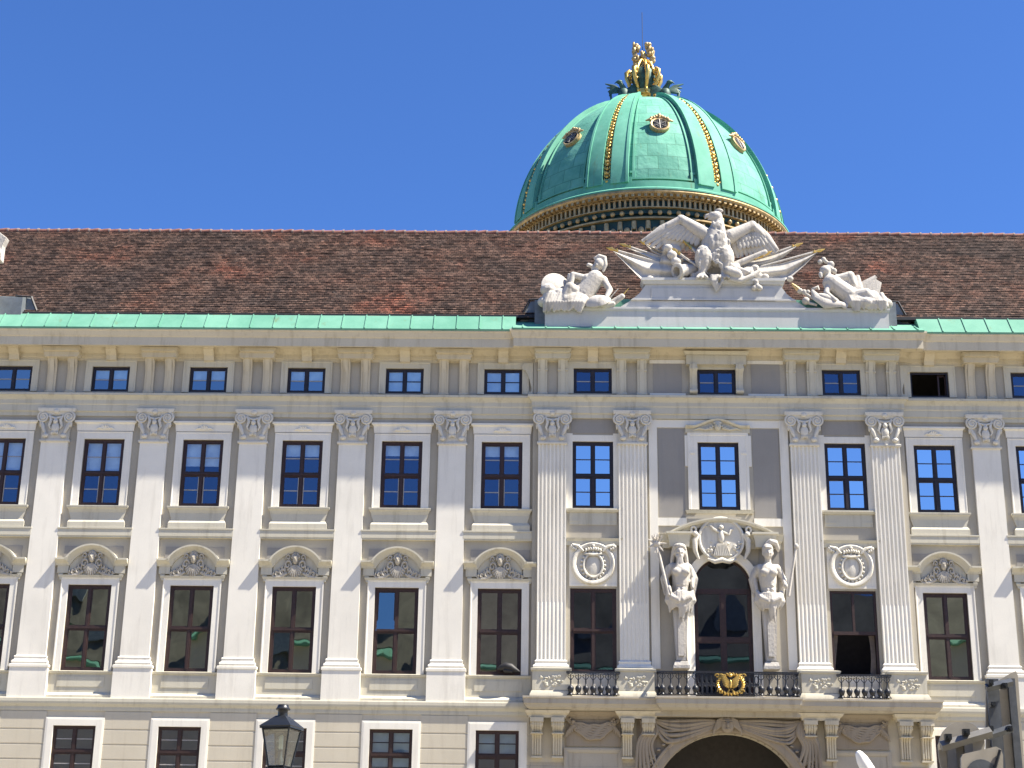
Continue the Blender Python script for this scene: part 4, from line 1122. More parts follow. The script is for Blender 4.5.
lr = [(682, 219), (681, 221), (682, 223), (684, 224), (686, 225), (688, 227), (691, 229), (694, 231), (697, 233), (700, 235), (704, 238)]
w1 = wing((704, 234), (681, 220), lt, lr)
rt = [(778, 250), (776, 253), (772, 255), (767, 256), (762, 256), (757, 256), (752, 256), (747, 256), (742, 257), (738, 258)]
rr = [(755, 226), (755, 228), (754, 230), (752, 231), (750, 232), (747, 233), (744, 234), (741, 236), (738, 238), (734, 240)]
w2 = wing((730, 237), (752, 226), rt, rr)
for w_ in (w1, w2): wobj('wing', w_, 'marble', eagle, 60)
me = sculpt('body', b, 'marble', .035, 1); link('body', shift(me, L), eagle, L)

# --- trophy of flags, spears, gun barrels round the eagle
L = P(714, 280, .1); L.z = 28.66
trophy = thing('trophy_sculpture', 'white stone flags, gun barrels and gilded spear points fanned out behind the eagle', 'sculpture', L)
def flag(A, B, d0, pl=5, amp=.1, curl=0):
    def ev(Q, t):
        k = t*(len(Q)-1); i = min(int(k), len(Q)-2); u = k-i
        return (Q[i][0]+(Q[i+1][0]-Q[i][0])*u, Q[i][1]+(Q[i+1][1]-Q[i][1])*u)
    b = MB(); nu, nv = 40, 24; th = .07; rows = []
    for side in (0, 1):
        for j in range(nv+1):
            v = j/nv; a = ev(A, v); c = ev(B, v)
            for i in range(nu+1):
                u = i/nu; x = a[0]+(c[0]-a[0])*u; y = a[1]+(c[1]-a[1])*u
                dd = d0+amp*math.sin(u*pl*PI*2+v*1.5)*min(1, v*3+.2)*(.5+.5*u)-curl*u*u
                rows.append(tuple(P(x, y, dd+(th if side else 0))))
    n = (nu+1)*(nv+1); fs = []
    for j in range(nv):
        for i in range(nu):
            q = j*(nu+1)+i; fs += [(q, q+1, q+nu+2, q+nu+1), (n+q, n+q+nu+1, n+q+nu+2, n+q+1)]
    per = [i for i in range(nu)]+[j*(nu+1)+nu for j in range(nv)]+[nv*(nu+1)+i for i in range(nu, 0, -1)]+[j*(nu+1) for j in range(nv, 0, -1)]
    for k in range(len(per)):
        a, c = per[k], per[(k+1) % len(per)]; fs.append((a, n+a, n+c, c))
    b.add(rows, fs); return b
def tw(name, b, m, sm=40):
    return wobj(name, b, m, trophy, sm)
tw('flag', flag([(613, 251), (650, 260), (694, 268)], [(613, 251), (625, 263), (641, 279), (660, 281), (694, 281)], .0, 1.5, .12, .05), 'marble', 60)
tw('flag', flag([(626, 247), (660, 257), (697, 265)], [(626, 247), (640, 255), (660, 268), (697, 276)], .22, 1.2, .1), 'marble', 60)
tw('flag', flag([(645, 243), (670, 252), (698, 262)], [(645, 244), (652, 252), (672, 262), (698, 270)], .35, 2, .08), 'marble', 60)
tw('flag', flag([(817, 252.5), (782, 263), (738, 270)], [(817, 252.5), (805, 265), (789, 279), (775, 281), (738, 281)], .0, 1.5, .12, .05), 'marble', 60)
tw('flag', flag([(796, 246), (768, 255), (735, 264)], [(796, 247), (784, 257), (768, 268), (735, 275)], .22, 1.2, .1), 'marble', 60)
tw('flag', flag([(664, 243), (672, 240), (680, 246)], [(660, 262), (672, 266), (684, 262)], .02, 2, .1), 'marble', 60)
for tip, root, d in (((606, 247.5), (700, 274), .12), ((619, 243.5), (700, 270), .3), ((639, 241), (705, 268), .42), ((677, 237), (712, 262), .05), ((683, 240), (712, 268), -.1), ((670, 247), (708, 274), -.15),
                     ((825, 249), (730, 275), .12), ((803, 243), (730, 268), .3), ((765, 254), (725, 272), -.1), ((772, 251), (735, 268), .0)):
    b = MB(); p, q = P(*root, d), P(*tip, d); t = (q-p).normalized(); b.tube([p, q-t*.55], .05, 7); tw('spear_pole', b, 'marble')
    b = MB(); e = q-t*.55; b.tube([e-t*.05, e+t*.06, e+t*.12, e+t*.3, q], [.045, .07, .04, .085, .012], 6); b.tube([e+t*.05+Vector((0, -.02, .1)), e+t*.05-Vector((0, .02, .1))], .028, 5); tw('spear_tip', b, 'gold')
b = MB()                                          # gun barrel, drum and arms on the pedestal
p, q = P(694, 270, .1), P(676.5, 271.5, -.45); t = (q-p).normalized()
rot = t.to_track_quat('Z', 'Y').to_matrix().to_4x4(); LL = (q-p).length
b.lathe([(.24, 0), (.26, LL*.5), (.30, LL*.55), (.27, LL*.62), (.28, LL-.22), (.36, LL-.16), (.38, LL-.04), (.35, LL), (.22, LL), (.20, LL-.3), (.0, LL-.32)], n=20, T=Matrix.Translation(p)@rot)
tw('gun_barrel', b, 'marble')
b = MB(); rnd = random.Random(12)
for (x, y, r) in ((700, 275, .2), (694, 276, .16), (742, 274, .26), (748, 272, .24), (757, 276, .2), (735, 268, .22), (765, 277, .16), (730, 275, .25), (672, 255, .2), (668, 248, .18), (676, 262, .2), (755, 268, .16), (650, 279, .16), (790, 279, .14)):
    b.ell(P(x, y, -.15), (r*1.2, r, r), n=10)
for k in range(6): b.cap(P(728+rnd.uniform(-4, 4), 262+2*k, -.4), P(738+rnd.uniform(-4, 8), 272+k, -.35), .09, .06, 7)
for k in range(8):
    x = 716+rnd.uniform(-5, 5); b.tube([P(x, 275, -.4), P(x+rnd.uniform(-2, 2), 281, -.5), P(719+rnd.uniform(-3, 3), 288+rnd.uniform(0, 6), -.42)], [.1, .09, .03], 7)
b.tube([P(728, 279, -.4), P(740, 281, -.5), P(752, 276, -.4), P(760, 270, -.3)], [.1, .12, .12, .08], 8)
for (x, y) in ((756, 282), (757, 286), (754, 288), (760, 288)): b.ell(P(x, y, -.35), .13, n=8)
b.cap(P(726, 264, -.3), P(747, 272, -.35), .11, .11); b.cap(P(728, 271, -.45), P(738, 274, -.5), .22, .2)
b.cap(P(735, 265, -.1), P(765, 252, -.1), .16, .12); b.cap(P(690, 279, -.3), P(700, 279, -.3), .1, .1)
tw('arms_heap', b, 'marble'); o = [c for c in trophy.children if c.name.startswith('arms_heap')][0]
b2 = MB(); b2.v, b2.f, b2.mi = b.v, b.f, b.mi; o.data = sculpt('arms_heap', b2, 'marble', .04, 2)

# --- reclining figures on the plinth ends
def fig(name, b, L, label, vox=.032):
    root = thing(name, label, 'statue', L); me = sculpt('body', b, 'marble', vox, 1); link('body', shift(me, L), root, L); return root
L = P(580, 308); L.z = 27.24
b = MB(); rnd = random.Random(21)
b.ell(P(599, 264), (.22, .24, .27), n=14); b.ell(P(596.5, 265, -.18), (.06, .08, .07)); b.cap(P(594, 268), P(597, 277), .14, .18)      # head, neck
b.tube([P(594, 259), P(599, 256.5), P(604, 258), P(605, 265), P(603, 272)], [.07, .13, .14, .12, .06], 8)                                    # crest
b.cap(P(588.5, 265, -.1), P(592, 266), .1, .08)
b.cap(P(595, 279, -.05), P(583, 295), .40, .46, 14); b.cap(P(587, 279, -.1), P(603, 281), .24, .24)                                      # torso
b.cap(P(604, 281, -.05), P(610, 290, -.3), .17, .14); b.cap(P(610, 290, -.3), P(606, 298, -.55), .14, .1)
b.cap(P(587, 279, -.1), P(573, 275, -.15), .17, .15); b.cap(P(573, 275, -.15), P(571, 284, -.25), .15, .1)
b.cap(P(580, 296), P(570, 288, -.35), .34, .26, 12); b.cap(P(570, 288, -.35), P(562, 303, -.45), .25, .15); b.cap(P(583, 297, -.1), P(566, 300, -.4), .34, .26); b.cap(P(566, 300, -.4), P(551, 305, -.45), .22, .13)
for k in range(16):                               # cloak folds
    x = 572+rnd.uniform(-3, 3)+k*.7; b.tube([P(x, 274+k*.4, .1), P(x-3+rnd.uniform(-2, 2), 286, .12), P(x-6+rnd.uniform(-3, 3), 300, -.05)], [.1, .13, .1], 7)
for k in range(14):
    x = 546+k*2.8; b.tube([P(x+4, 296+rnd.uniform(-3, 2), -.35), P(x, 303, -.5), P(x-2+rnd.uniform(-2, 2), 310+rnd.uniform(-1, 3), -.5)], [.16, .15, .06], 7)
for (x, y, r) in ((548, 290, .3), (551, 298, .34), (557, 303, .35), (544, 302, .25), (566, 304, .35), (575, 304, .35), (560, 295, .3)): b.ell(P(x, y, -.2), (r*1.2, r, r), n=10)
f1 = fig('reclining_figure', b, L, 'white stone armoured figure with crested helmet seated left of the eagle, leaning to the right')
b = MB(); p = P(556, 287, .05); rot = Vector((.35, -1, .1)).to_track_quat('Z', 'Y').to_matrix().to_4x4()
b.lathe([(0, .16), (.2, .14), (.45, .08), (.68, 0), (.68, -.06), (0, -.02)], n=24, T=Matrix.Translation(p)@rot)
p = P(597, 301, -.5); rot = Vector((-.25, -.75, .7)).to_track_quat('Z', 'Y').to_matrix().to_4x4()
b.lathe([(0, .22), (.25, .2), (.5, .08), (.62, -.03), (.55, -.1), (0, -.04)], n=24, T=Matrix.Translation(p)@rot@Matrix.Scale(.75, 4, (0, 1, 0)))
wobj('shield', b, 'marble', f1, 40)
b = MB(); b.cap(P(611, 304, -.3), P(622, 296.5, -.35), .16, .13); b.cap(P(604, 305, -.4), P(613, 304, -.4), .2, .12); b.cap(P(610, 298, -.2), P(618, 289, -.2), .03, .02); wobj('gun_barrel', b, 'marble', f1, 40)
b = MB(); b.cap(P(622, 296, -.35), P(628, 289, -.35), .04, .02); wobj('spear_tip', b, 'gold', f1, 40)

L = P(855, 308); L.z = 27.24
b = MB(); rnd = random.Random(22)
b.ell(P(825, 271), (.25, .26, .25), n=14, rot=Matrix.Rotation(.5, 3, 'Y')); b.cap(P(820.5, 274, -.15), P(821, 277, -.2), .1, .07); b.cap(P(827, 274), P(830, 281), .17, .2)
for (x, y, r) in ((820, 262, .12), (823.5, 259.5, .12), (826, 262, .1), (831, 264.5, .16), (829, 268, .17), (834, 271, .14)): b.ell(P(x, y, .02), r, n=9)
b.cap(P(831, 283, -.1), P(848, 296, -.1), .38, .46, 14); b.cap(P(829, 285, -.15), P(838, 279, .1), .24, .22)
b.cap(P(829, 285, -.2), P(826, 293, -.4), .16, .12); b.cap(P(826, 293, -.4), P(835, 300, -.55), .12, .1)
b.cap(P(838, 279, .05), P(850, 276, .05), .2, .22); b.cap(P(850, 276), P(853, 284, -.05), .2, .16)
b.cap(P(850, 298, -.1), P(866, 294, -.35), .36, .26, 12); b.cap(P(866, 294, -.35), P(878, 304, -.45), .24, .14); b.cap(P(850, 301, -.2), P(868, 303, -.45), .34, .24); b.cap(P(868, 303, -.45), P(886, 306, -.45), .2, .12)
for k in range(16):
    x = 838+k*1.3; b.tube([P(x, 275+rnd.uniform(0, 3), .12), P(x+3, 284+k*.3, .0), P(x+9+rnd.uniform(-2, 3), 296+k*.3, -.1)], [.1, .13, .08], 7)
for k in range(14):
    x = 852+k*2.5; b.tube([P(x-4, 294+rnd.uniform(-2, 3), -.35), P(x, 302, -.5), P(x+2+rnd.uniform(-3, 3), 310+rnd.uniform(-1, 2), -.48)], [.14, .15, .05], 7)
for (x, y, r) in ((872, 297, .3), (880, 301, .3), (886, 304, .25), (862, 300, .3), (875, 306, .3), (850, 304, .3)): b.ell(P(x, y, -.2), (r*1.2, r, r), n=10)
f2 = fig('reclining_figure', b, L, 'white stone female figure with curled hair lying right of the eagle, leaning to the left')
b = MB()
for k in range(6): b.tube([P(862+k*1.5, 296, .25), P(868+k*1.6, 287+k*.6, .25), P(872+k*1.6, 277+k*1.0, .25)] if k else [P(860, 292, .25), P(866, 284, .25), P(876, 276.5, .25)], [.22, .2, .08], 8, .4)
wobj('furled_banner', b, 'marble', f2, 50)
b = MB(); b.tube([P(812, 290, -.3), P(816, 297, -.45), P(826, 303, -.5), P(842, 304.5, -.5), P(847, 307, -.45)], [.06, .2, .3, .14, .16], 10, .5); b.ell(P(828, 299, -.4), (.55, .2, .2), n=14, rot=Matrix.Rotation(.35, 3, 'Y')); b.tube([P(814, 296, -.2), P(813, 289, -.25), P(818, 287, -.3), P(819, 290, -.3)], [.1, .08, .08, .04], 8)
wobj('shield', b, 'marble', f2, 50)
b = MB()
for (x, y, r) in ((800, 291, .13), (804, 292, .12), (808, 292, .1), (806, 301, .18)): b.ell(P(x, y, -.3), r, n=9)
b.cap(P(798, 289, -.3), P(812, 298, -.35), .08, .06); b.cap(P(806, 302, -.3), P(816, 305, -.35), .08, .06); wobj('staff', b, 'marble', f2, 50)
b = MB(); b.cap(P(792, 284, -.3), P(798, 289, -.3), .05, .1); wobj('spear_tip', b, 'old_gold', f2, 40)

# --- figure on the neighbouring roof plinth, at the left edge
L = P(-14, 308); L.z = 27.22
b = MB(); rnd = random.Random(31)
b.cap(P(-22, 300), P(-20, 268), .75, .6, 14); b.cap(P(-20, 262), P(-15, 250), .62, .4, 12); b.ell(P(-12, 240), (.42, .42, .45), n=14)
b.cap(P(-16, 258), P(-6, 264, -.1), .3, .2); b.cap(P(-8, 262, -.1), P(-2, 252, -.2), .2, .15); b.prism([(P(x, y).x, P(x, y).z) for x, y in ((-4, 230), (8, 239), (4, 247), (2, 262), (-6, 262), (-8, 250))], -.8, -.4)
for k in range(16): x = -31+k*1.2; b.tube([P(x+3, 262, -.4), P(x+rnd.uniform(-2, 2), 282, -.55), P(x-1+rnd.uniform(-3, 3), 305, -.5)], [.12, .18, .1], 7)
fig('roof_figure', b, L, 'white stone draped standing figure cut off by the left edge, on its own roof plinth')

# --- herm figures flanking the balcony door
def herm(name, label, X, side, bearded):
    L = Vector((X, YB-.34, 11.66)); root = thing(name, label, 'statue', L)
    b = MB()
    b.box(-.33, .33, -.26, .32, 0, .12); b.mould([(0, .12), (.05, .12), (.0, .30), (0, .32)], [(-.26, .3), (-.26, -.2), (.26, -.2), (.26, .3)])
    secs = [[(-w, -d, z), (w, -d, z), (w, .3, z), (-w, .3, z)] for w, d, z in ((.19, .16, .3), (.22, .19, .9), (.30, .25, 2.5), (.32, .25, 2.9))]
    b.sections(secs); b.box(-.12, .12, -.26, -.16, .5, 2.3)
    link('pillar', b.mesh('pillar', 'marble', 0), root, L)
    b = MB(); rnd = random.Random(3 if bearded else 6); s = side
    b.ell((0, -.05, 2.95), (.48, .36, .36), n=14); b.cap((0, -.06, 3.0), (-s*.03, -.12, 3.6), .38, .40, 14); b.cap((-s*.03, -.14, 3.6), (-s*.05, -.16, 4.0), .42, .46, 14)
    for q in (-1, 1):
        b.ell((q*.2-.03*s, -.50, 3.98), (.24, .16, .18), n=12)                     # chest
        for k in range(3): b.ell((q*.11, -.44, 3.62-.18*k), (.11, .09, .08), n=9)
    b.cap((-.42, -.12, 4.2), (.42, -.12, 4.2), .22, .22, 12); b.cap((0, -.1, 4.25), (0, -.2, 4.6), .2, .16)
    b.ell((0, -.26, 4.86), (.23, .26, .30), n=16); b.ell((0, -.52, 4.82), (.05, .08, .09), n=8); b.ell((0, -.49, 4.93), (.16, .05, .04), n=8)
    for q in (-1, 1): b.ell((q*.11, -.47, 4.83), (.06, .05, .05), n=8); b.ell((q*.24, -.24, 4.85), (.05, .08, .1), n=8)
    b.ell((0, -.47, 4.70), (.09, .06, .03), n=8)
    if bearded:
        for k in range(12): b.cap((rnd.uniform(-.15, .15), -.42, 4.66), (rnd.uniform(-.16, .16), -.46, 4.66-rnd.uniform(.15, .5)), .08, .04, 7)
        b.tube([(-.32, -.2, 5.0), (0, -.42, 5.12), (.32, -.2, 5.0)], [.08, .12, .08], 8); b.ell((0, -.2, 5.1), (.34, .34, .16), n=12)
        for q in (-1, 1): b.cap((q*.26, -.15, 5.0), (q*.36, -.1, 4.5), .12, .1)
    else:
        b.ell((0, -.2, 5.02), (.29, .33, .26), n=14); b.tube([(-.1, -.25, 5.24), (.12, -.3, 5.36), (.4, -.25, 5.3), (.5, -.15, 5.1), (.55, -.1, 4.95)], [.07, .12, .15, .12, .05], 8)
        b.ell((0, -.5, 5.05), (.2, .08, .05), n=8)
    # arms
    if bearded:
        b.cap((-.46, -.12, 4.2), (-.72, -.2, 3.75), .19, .15); b.cap((-.72, -.2, 3.75), (-.58, -.45, 3.3), .14, .1); b.cap((-.58, -.48, 3.3), (-.52, -.52, 3.12), .12, .09)
        b.cap((.46, -.1, 4.2), (.62, .0, 3.8), .18, .15); b.cap((.62, .0, 3.8), (.60, -.28, 3.35), .14, .1)
    else:
        b.cap((.46, -.1, 4.2), (.72, -.02, 3.85), .19, .15); b.cap((.72, -.02, 3.85), (.78, -.30, 3.5), .14, .1); b.ell((.79, -.34, 3.45), .12)
        b.cap((-.46, -.1, 4.2), (-.66, .05, 3.9), .19, .15); b.cap((-.66, .05, 3.9), (-.6, -.1, 3.3), .14, .11)
    # drapery round the hips
    for k in range(14):
        a = -1.2+2.4*k/13; x = .56*math.sin(a); y = -.08-.42*math.cos(a)
        b.tube([(x*1.0, y, 3.1+rnd.uniform(-.05, .08)), (x*1.12, y-.04, 2.82), (x*.9+rnd.uniform(-.05, .05), y+.0, 2.5+rnd.uniform(-.25, .1))], [.09, .12, .05], 7)
    for q in (-1, 1):
        b.tube([(q*.6, -.2, 3.2), (q*.45, -.5, 2.9), (q*.1, -.55, 2.75), (-q*.1, -.5, 2.8)], [.12, .13, .12, .08], 8)
        b.tube([(q*.58, -.2, 3.1), (q*.66, -.25, 2.8), (q*.5, -.25, 2.5)], [.13, .13, .05], 8)
    for k in range(7): x = rnd.uniform(-.12, .14); b.tube([(x, -.48, 2.9), (x+.05, -.5, 2.5), (x+rnd.uniform(0, .12), -.38, 1.95+rnd.uniform(-.1, .3))], [.1, .08, .03], 7)
    # cloak behind the shoulders
    for q in (-1, 1):
        for k in range(4): b.tube([(q*(.4+.05*k), .1, 4.35), (q*(.62+.07*k), .12, 3.8), (q*(.55+.05*k), .12, 3.1)], [.1, .13, .07], 7)
    b.v = [(x*.84, y, z*.985) for x, y, z in b.v]
    me = sculpt('body', b, 'marble', .03, 1); link('body', me, root, L)
    b = MB()
    if bearded:
        b.cap((-.50, -.55, 2.95), (-.92, -.45, 4.9), .055, .065, 8); c = Vector((-.96, -.44, 5.1)); b.ell(c, .17, n=12)
        for k in range(16):
            d = Vector((rnd.uniform(-1, 1), rnd.uniform(-1, .4), rnd.uniform(-1, 1))).normalized() if k > 6 else Vector((math.cos(k*.9), -.2, math.sin(k*.9)))
            b.tube([c+d*.1, c+d*.42], [.07, .015], 6)
        link('spiked_club', b.mesh('spiked_club', 'marble', 50), root, L)
    else:
        b.cap((.78, -.3, 3.0), (1.16, -.3, 5.0), .06, .05, 8); b.ell((1.18, -.3, 5.08), (.1, .1, .13), n=9); link('staff', b.mesh('staff', 'marble', 50), root, L)
    return root
herm('herm_statue', 'bearded stone man with a spiked club on a tapering pillar left of the door', CX-1.80, -1, True)
herm('herm_statue', 'stone man in plumed helmet with a staff on a tapering pillar right of the door', CX+1.86, 1, False)

# ================================================================ DOME
DX, DY = 6.6, 34.0; RB, DH, ZB, EXP = 9.0, 10.6, 45.5, 1.8
dome = thing('dome_building', 'great green copper dome with gilded ribs and round windows rising behind the roof', 'building', (DX, DY, 0))
def dr(h): return RB*max(0, 1-(h/DH)**EXP)**(1/EXP)
HT = 10.0
def nrmh(h): 
    e = .01; dR = (dr(h+e)-dr(h-e))/(2*e); n = Vector((1, -dR)).normalized(); return n
def dp(az, h, off=0):   # az measured from -Y axis, clockwise seen from the front -> +X
    n = nrmh(max(.02, min(h, DH-.3))); r = dr(h)+n.x*off; z = ZB+h+n.y*off
    return (DX+r*math.sin(az), DY-r*math.cos(az), z)
AZ0 = math.radians(3.5)
b = MB(); hs = [HT*i/30 for i in range(31)]
b.lathe([(dr(h), h) for h in hs]+[(0, HT+.02)], (DX, DY, ZB), 96)
wobj('dome_shell', b, 'dome', dome, 50)
def patch(b, fl, fr, h0, h1, off, n=24, m=10, hf=None):
    secs = []
    for i in range(n+1):
        h = h0+(h1-h0)*i/n; l, r = fl(h), fr(h)
        top = [dp(l+(r-l)*j/m, h, off) for j in range(m+1)]; bot = [dp(l+(r-l)*j/m, h, -.1) for j in range(m, -1, -1)]
        secs.append(top+bot)
    b.sections(secs)
D = math.radians
for k in range(8):
    az = AZ0+D(45*k+22.5)
    b = MB()
    hw = lambda h: D(8.2)+D(2.0)*(h/HT)**3
    patch(b, lambda h: az-hw(h), lambda h: az-D(1.7), .35, HT, .30, m=4); patch(b, lambda h: az+D(1.7), lambda h: az+hw(h), .35, HT, .30, m=4)
    patch(b, lambda h: az-D(1.7), lambda h: az+D(1.7), .35, HT, .08, m=3)
    patch(b, lambda h: az-D(10), lambda h: az+D(10), .0, .75, .21, n=4, m=8)
    # outer slim fillets of the rib
    for s in (-1, 1):
        patch(b, lambda h: az+s*hw(h)-D(.5), lambda h: az+s*hw(h)+D(.5), .35, HT, .36, m=1)
        patch(b, lambda h: az+s*(hw(h)+D(2.4))-D(.4), lambda h: az+s*(hw(h)+D(2.4))+D(.4), 1.2, HT-.2, .10, m=1)
    wobj('rib', b, 'dome_rib', dome, 30)
    b = MB(); patch(b, lambda h: az-D(1.5), lambda h: az+D(1.5), .4, HT-.2, .12, m=2); wobj('rib_groove', b, 'dark_green', dome, 30)
    b = MB(); h = .6; kk = 0
    while h < HT-.5:
        f = 9/max(dr(h), 3)*.9; kk += 1
        p = Vector(dp(az, h, .17)); b.ell(p, (.12 if kk % 3 else .2, .1, .12), n=8)
        for s in (-1, 1): b.ell(dp(az+s*D(1.1)*f, h+.12, .16), (.06, .07, .15), n=6)
        h += .30+.05*math.sin(kk*2.3)
    wobj('gilded_rib_ornament', b, 'gold', dome, 50)
for k in range(8):
    az = AZ0+D(45*k); b = MB()     # bottom moulding of the panel with stepped corners
    patch(b, lambda h: az-D(22), lambda h: az+D(22), .0, .45, .20, n=3, m=20)
    patch(b, lambda h: az-D(11.2), lambda h: az+D(11.2), .62, .74, .12, n=1, m=14)
    for s in (-1, 1):
        patch(b, lambda h: az+s*D(11.8)-D(.6), lambda h: az+s*D(11.8)+D(.6), .62, 1.22, .12, n=2, m=1)
        patch(b, lambda h: az+s*D(12.3)-D(.9), lambda h: az+s*D(12.3)+D(.9), 1.1, 1.24, .12, n=1, m=1)
    wobj('panel_moulding', b, 'dome_rib', dome, 30)
    h = 5.0; c = Vector(dp(az, h, .22)); el = D(24); N = Vector((math.cos(el)*math.sin(az), -math.cos(el)*math.cos(az), math.sin(el)))
    # the round window stands a little proud of the shell
    rot = N.to_track_quat('Z', 'Y').to_matrix().to_4x4(); T = Matrix.Translation(c)@rot
    T = T@Matrix.Scale(.82, 4); b = MB(); b.lathe([(.60, -1.3), (.60, .0), (.61, .06), (.70, .10), (.78, .04), (.80, -1.3)], n=24, T=T)
    up = Vector((0, 0, 1)); t1 = (up-N*up.dot(N)).normalized(); t2 = N.cross(t1)
    for j in range(9):
        a = (j-4)*.26; b.ell(c+(t1*math.cos(a)+t2*math.sin(a))*(.70+.05*(j%2))+N*.06, (.12, .12, .13), n=7)
    b.ell(c+t1*.80+N*.08, .15, n=8)
    for q in (-1, 1): b.cap(c+t1*.4+t2*q*.62+N*.05, c+t1*.36+t2*q*.86+N*.0, .1, .05)
    w = wobj('round_window', b, 'old_gold', dome, 50)
    b = MB(); b.lathe([(0, .02), (.6, .02)], n=24, T=T); wobj('pane', b, 'black', w, 30)
    b = MB()
    for j in range(3):
        a = j*PI/3; d = (t1*math.cos(a)+t2*math.sin(a))*.46; b.tube([c-d+N*.06, c+d+N*.06], .03, 5)
    for j in range(6):
        a = j*PI/3; b.tube([c+N*.06+(t1*math.cos(a)+t2*math.sin(a))*.29+(t1*math.cos(q)+t2*math.sin(q))*.13 for q in [i*PI/4 for i in range(9)]], .02, 4)
    wobj('lattice', b, 'sign_metal', w, 30)
# cornice and drum
b = MB(); cc = (DX, DY, ZB)
b.lathe([(9.1, .05), (9.55, -.15), (9.72, -.28), (9.72, -.38), (9.0, -.40)], cc, 120); wobj('dome_cornice', b, 'dome_rib', dome, 30)
b = MB(); b.lathe([(9.0, -.40), (9.68, -.385), (9.70, -.52), (9.62, -.62), (9.35, -.68), (9.30, -.74), (9.0, -.76)], cc, 120)
for j in range(150):
    a = 2*PI*j/150; T = Matrix.Translation((DX, DY, ZB))@Matrix.Rotation(a, 4, 'Z'); b.box(9.25, 9.60, -.09, .09, -.80, -.60, T)
wobj('gilded_cornice', b, 'old_gold', dome, 30)
b = MB(); b.lathe([(9.1, -.6), (9.0, -1.0), (9.0, -1.7), (8.85, -1.75), (8.85, -5.0), (9.3, -5.2), (9.3, -16), (9.3, -45.4)], cc, 96); wobj('drum', b, 'dark_green', dome, 30)
b = MB()
for j in range(170):
    a = 2*PI*j/170; T = Matrix.Translation((DX, DY, ZB))@Matrix.Rotation(a, 4, 'Z'); b.box(9.0, 9.22, -.07, .07, -1.36, -.84, T)
b.lathe([(9.0, -.80), (9.24, -.80), (9.24, -.86), (9.0, -.86)], cc, 120); b.lathe([(9.0, -1.34), (9.24, -1.34), (9.24, -1.40), (9.0, -1.40)], cc, 120)
wobj('dentil_band', b, 'old_gold', dome, 30)
b = MB()
for j in range(96):
    a = 2*PI*(j+.5)/96; b.ell((DX+9.03*math.cos(a), DY+9.03*math.sin(a), ZB-1.68), (.16, .16, .17), n=10)
b.lathe([(8.9, -1.98), (9.12, -1.98), (9.12, -2.08), (8.9, -2.08)], cc, 120)
wobj('gilded_disc_band', b, 'old_gold', dome, 40)
b = MB()
for j in range(64):
    a0 = 2*PI*j/64
    def q(da, z, r=8.95): return (DX+r*math.cos(a0+da/9), DY+r*math.sin(a0+da/9), ZB+z)
    b.ell(q(0, -2.85), (.2, .2, .25), n=10)
    for s in (-1, 1): b.tube([q(s*.34, -2.2), q(s*.32, -2.6), q(s*.22, -3.1), q(s*.12, -3.5)], .045, 5)
    b.box(-.1, .1, -.1, .1, -2.75, -2.2, Matrix.Translation(q(.44, 0)))
wobj('gilded_arcade', b, 'old_gold', dome, 40)
# crown on top
ZT = ZB+HT
b = MB(); b.lathe([(2.3, -.3), (2.2, .0), (1.2, .15), (.9, .2)], (DX, DY, ZT), 32); wobj('crown_base', b, 'lead', dome, 30)
def cs(b): b.v = [(DX+(x-DX)*.76, DY+(y-DY)*.76, ZT+.30+(z-ZT)*1.0) for x, y, z in b.v]
b = MB(); b.lathe([(.75, -.4), (.70, -.1), (.5, .0), (.60, .25), (.35, .45), (.33, .7), (.75, 1.1), (.80, 1.3), (.62, 1.38)], (DX, DY, ZT), 20)
cs(b); crown = wobj('crown', b, 'gold', dome, 40)
b = MB(); b.lathe([(.60, 1.3), (.95, 1.75), (1.12, 2.4), (1.0, 3.0), (.6, 3.4), (.2, 3.5)], (DX, DY, ZT), 20); cs(b); wobj('crown_cap', b, 'green_bronze', crown, 50)
b = MB(); rnd = random.Random(17)
for k in range(8):
    a = AZ0+PI*2*k/8+.1; ca, sa = math.cos(a), math.sin(a)
    def c3(r, z): return (DX+r*ca, DY+r*sa, ZT+z)
    b.tube([c3(.6, 1.2), c3(1.0, 1.5), c3(1.35, 1.95), c3(1.6, 2.4), c3(1.62, 2.8), c3(1.35, 3.0), c3(1.1, 2.8), c3(1.2, 2.55)], [.12, .15, .17, .2, .22, .2, .15, .08], 8)
    b.tube([c3(1.1, 2.9), c3(.85, 3.4), c3(.5, 3.8), c3(.2, 4.0)], [.12, .15, .14, .1], 8)
    for j in range(5): b.ell(c3(.9+.13*j, 1.4+.4*j), (.14, .14, .14), n=7)
    b.ell(c3(1.0, 1.35), (.16, .16, .22), n=8)
b.lathe([(.75, 1.05), (.9, 1.12), (.95, 1.4), (.8, 1.5)], (DX, DY, ZT), 24); b.ell((DX, DY, ZT+4.4), (.28, .28, .35), n=12)
cs(b); wobj('crown_scrolls', b, 'gold', crown, 50)
b = MB()
for s in (-1, 1):
    for k in range(26): b.ell((DX+s*(.62+rnd.uniform(-.3, .3)), DY+rnd.uniform(-.3, .3), ZT+4.3+rnd.uniform(-.8, .95)), (rnd.uniform(.12, .28), .2, rnd.uniform(.12, .26)), n=7)
    b.tube([(DX+s*.3, DY, ZT+3.6), (DX+s*.75, DY, ZT+4.1), (DX+s*.95, DY, ZT+4.7), (DX+s*.6, DY, ZT+5.15)], [.1, .16, .15, .05], 7)
for k in range(10): b.ell((DX+rnd.uniform(-.2, .25), DY-.2, ZT+3.2+.15*k), (.16, .15, .16), n=7)
cs(b); wobj('crown_leafwork', b, 'old_gold', crown, 50)
b = MB(); b.tube([(DX-.05, DY, ZT+4.4), (DX-.05, DY, ZT+8.2)], .022, 5); wobj('lightning_rod', b, 'iron', dome)
k = 0
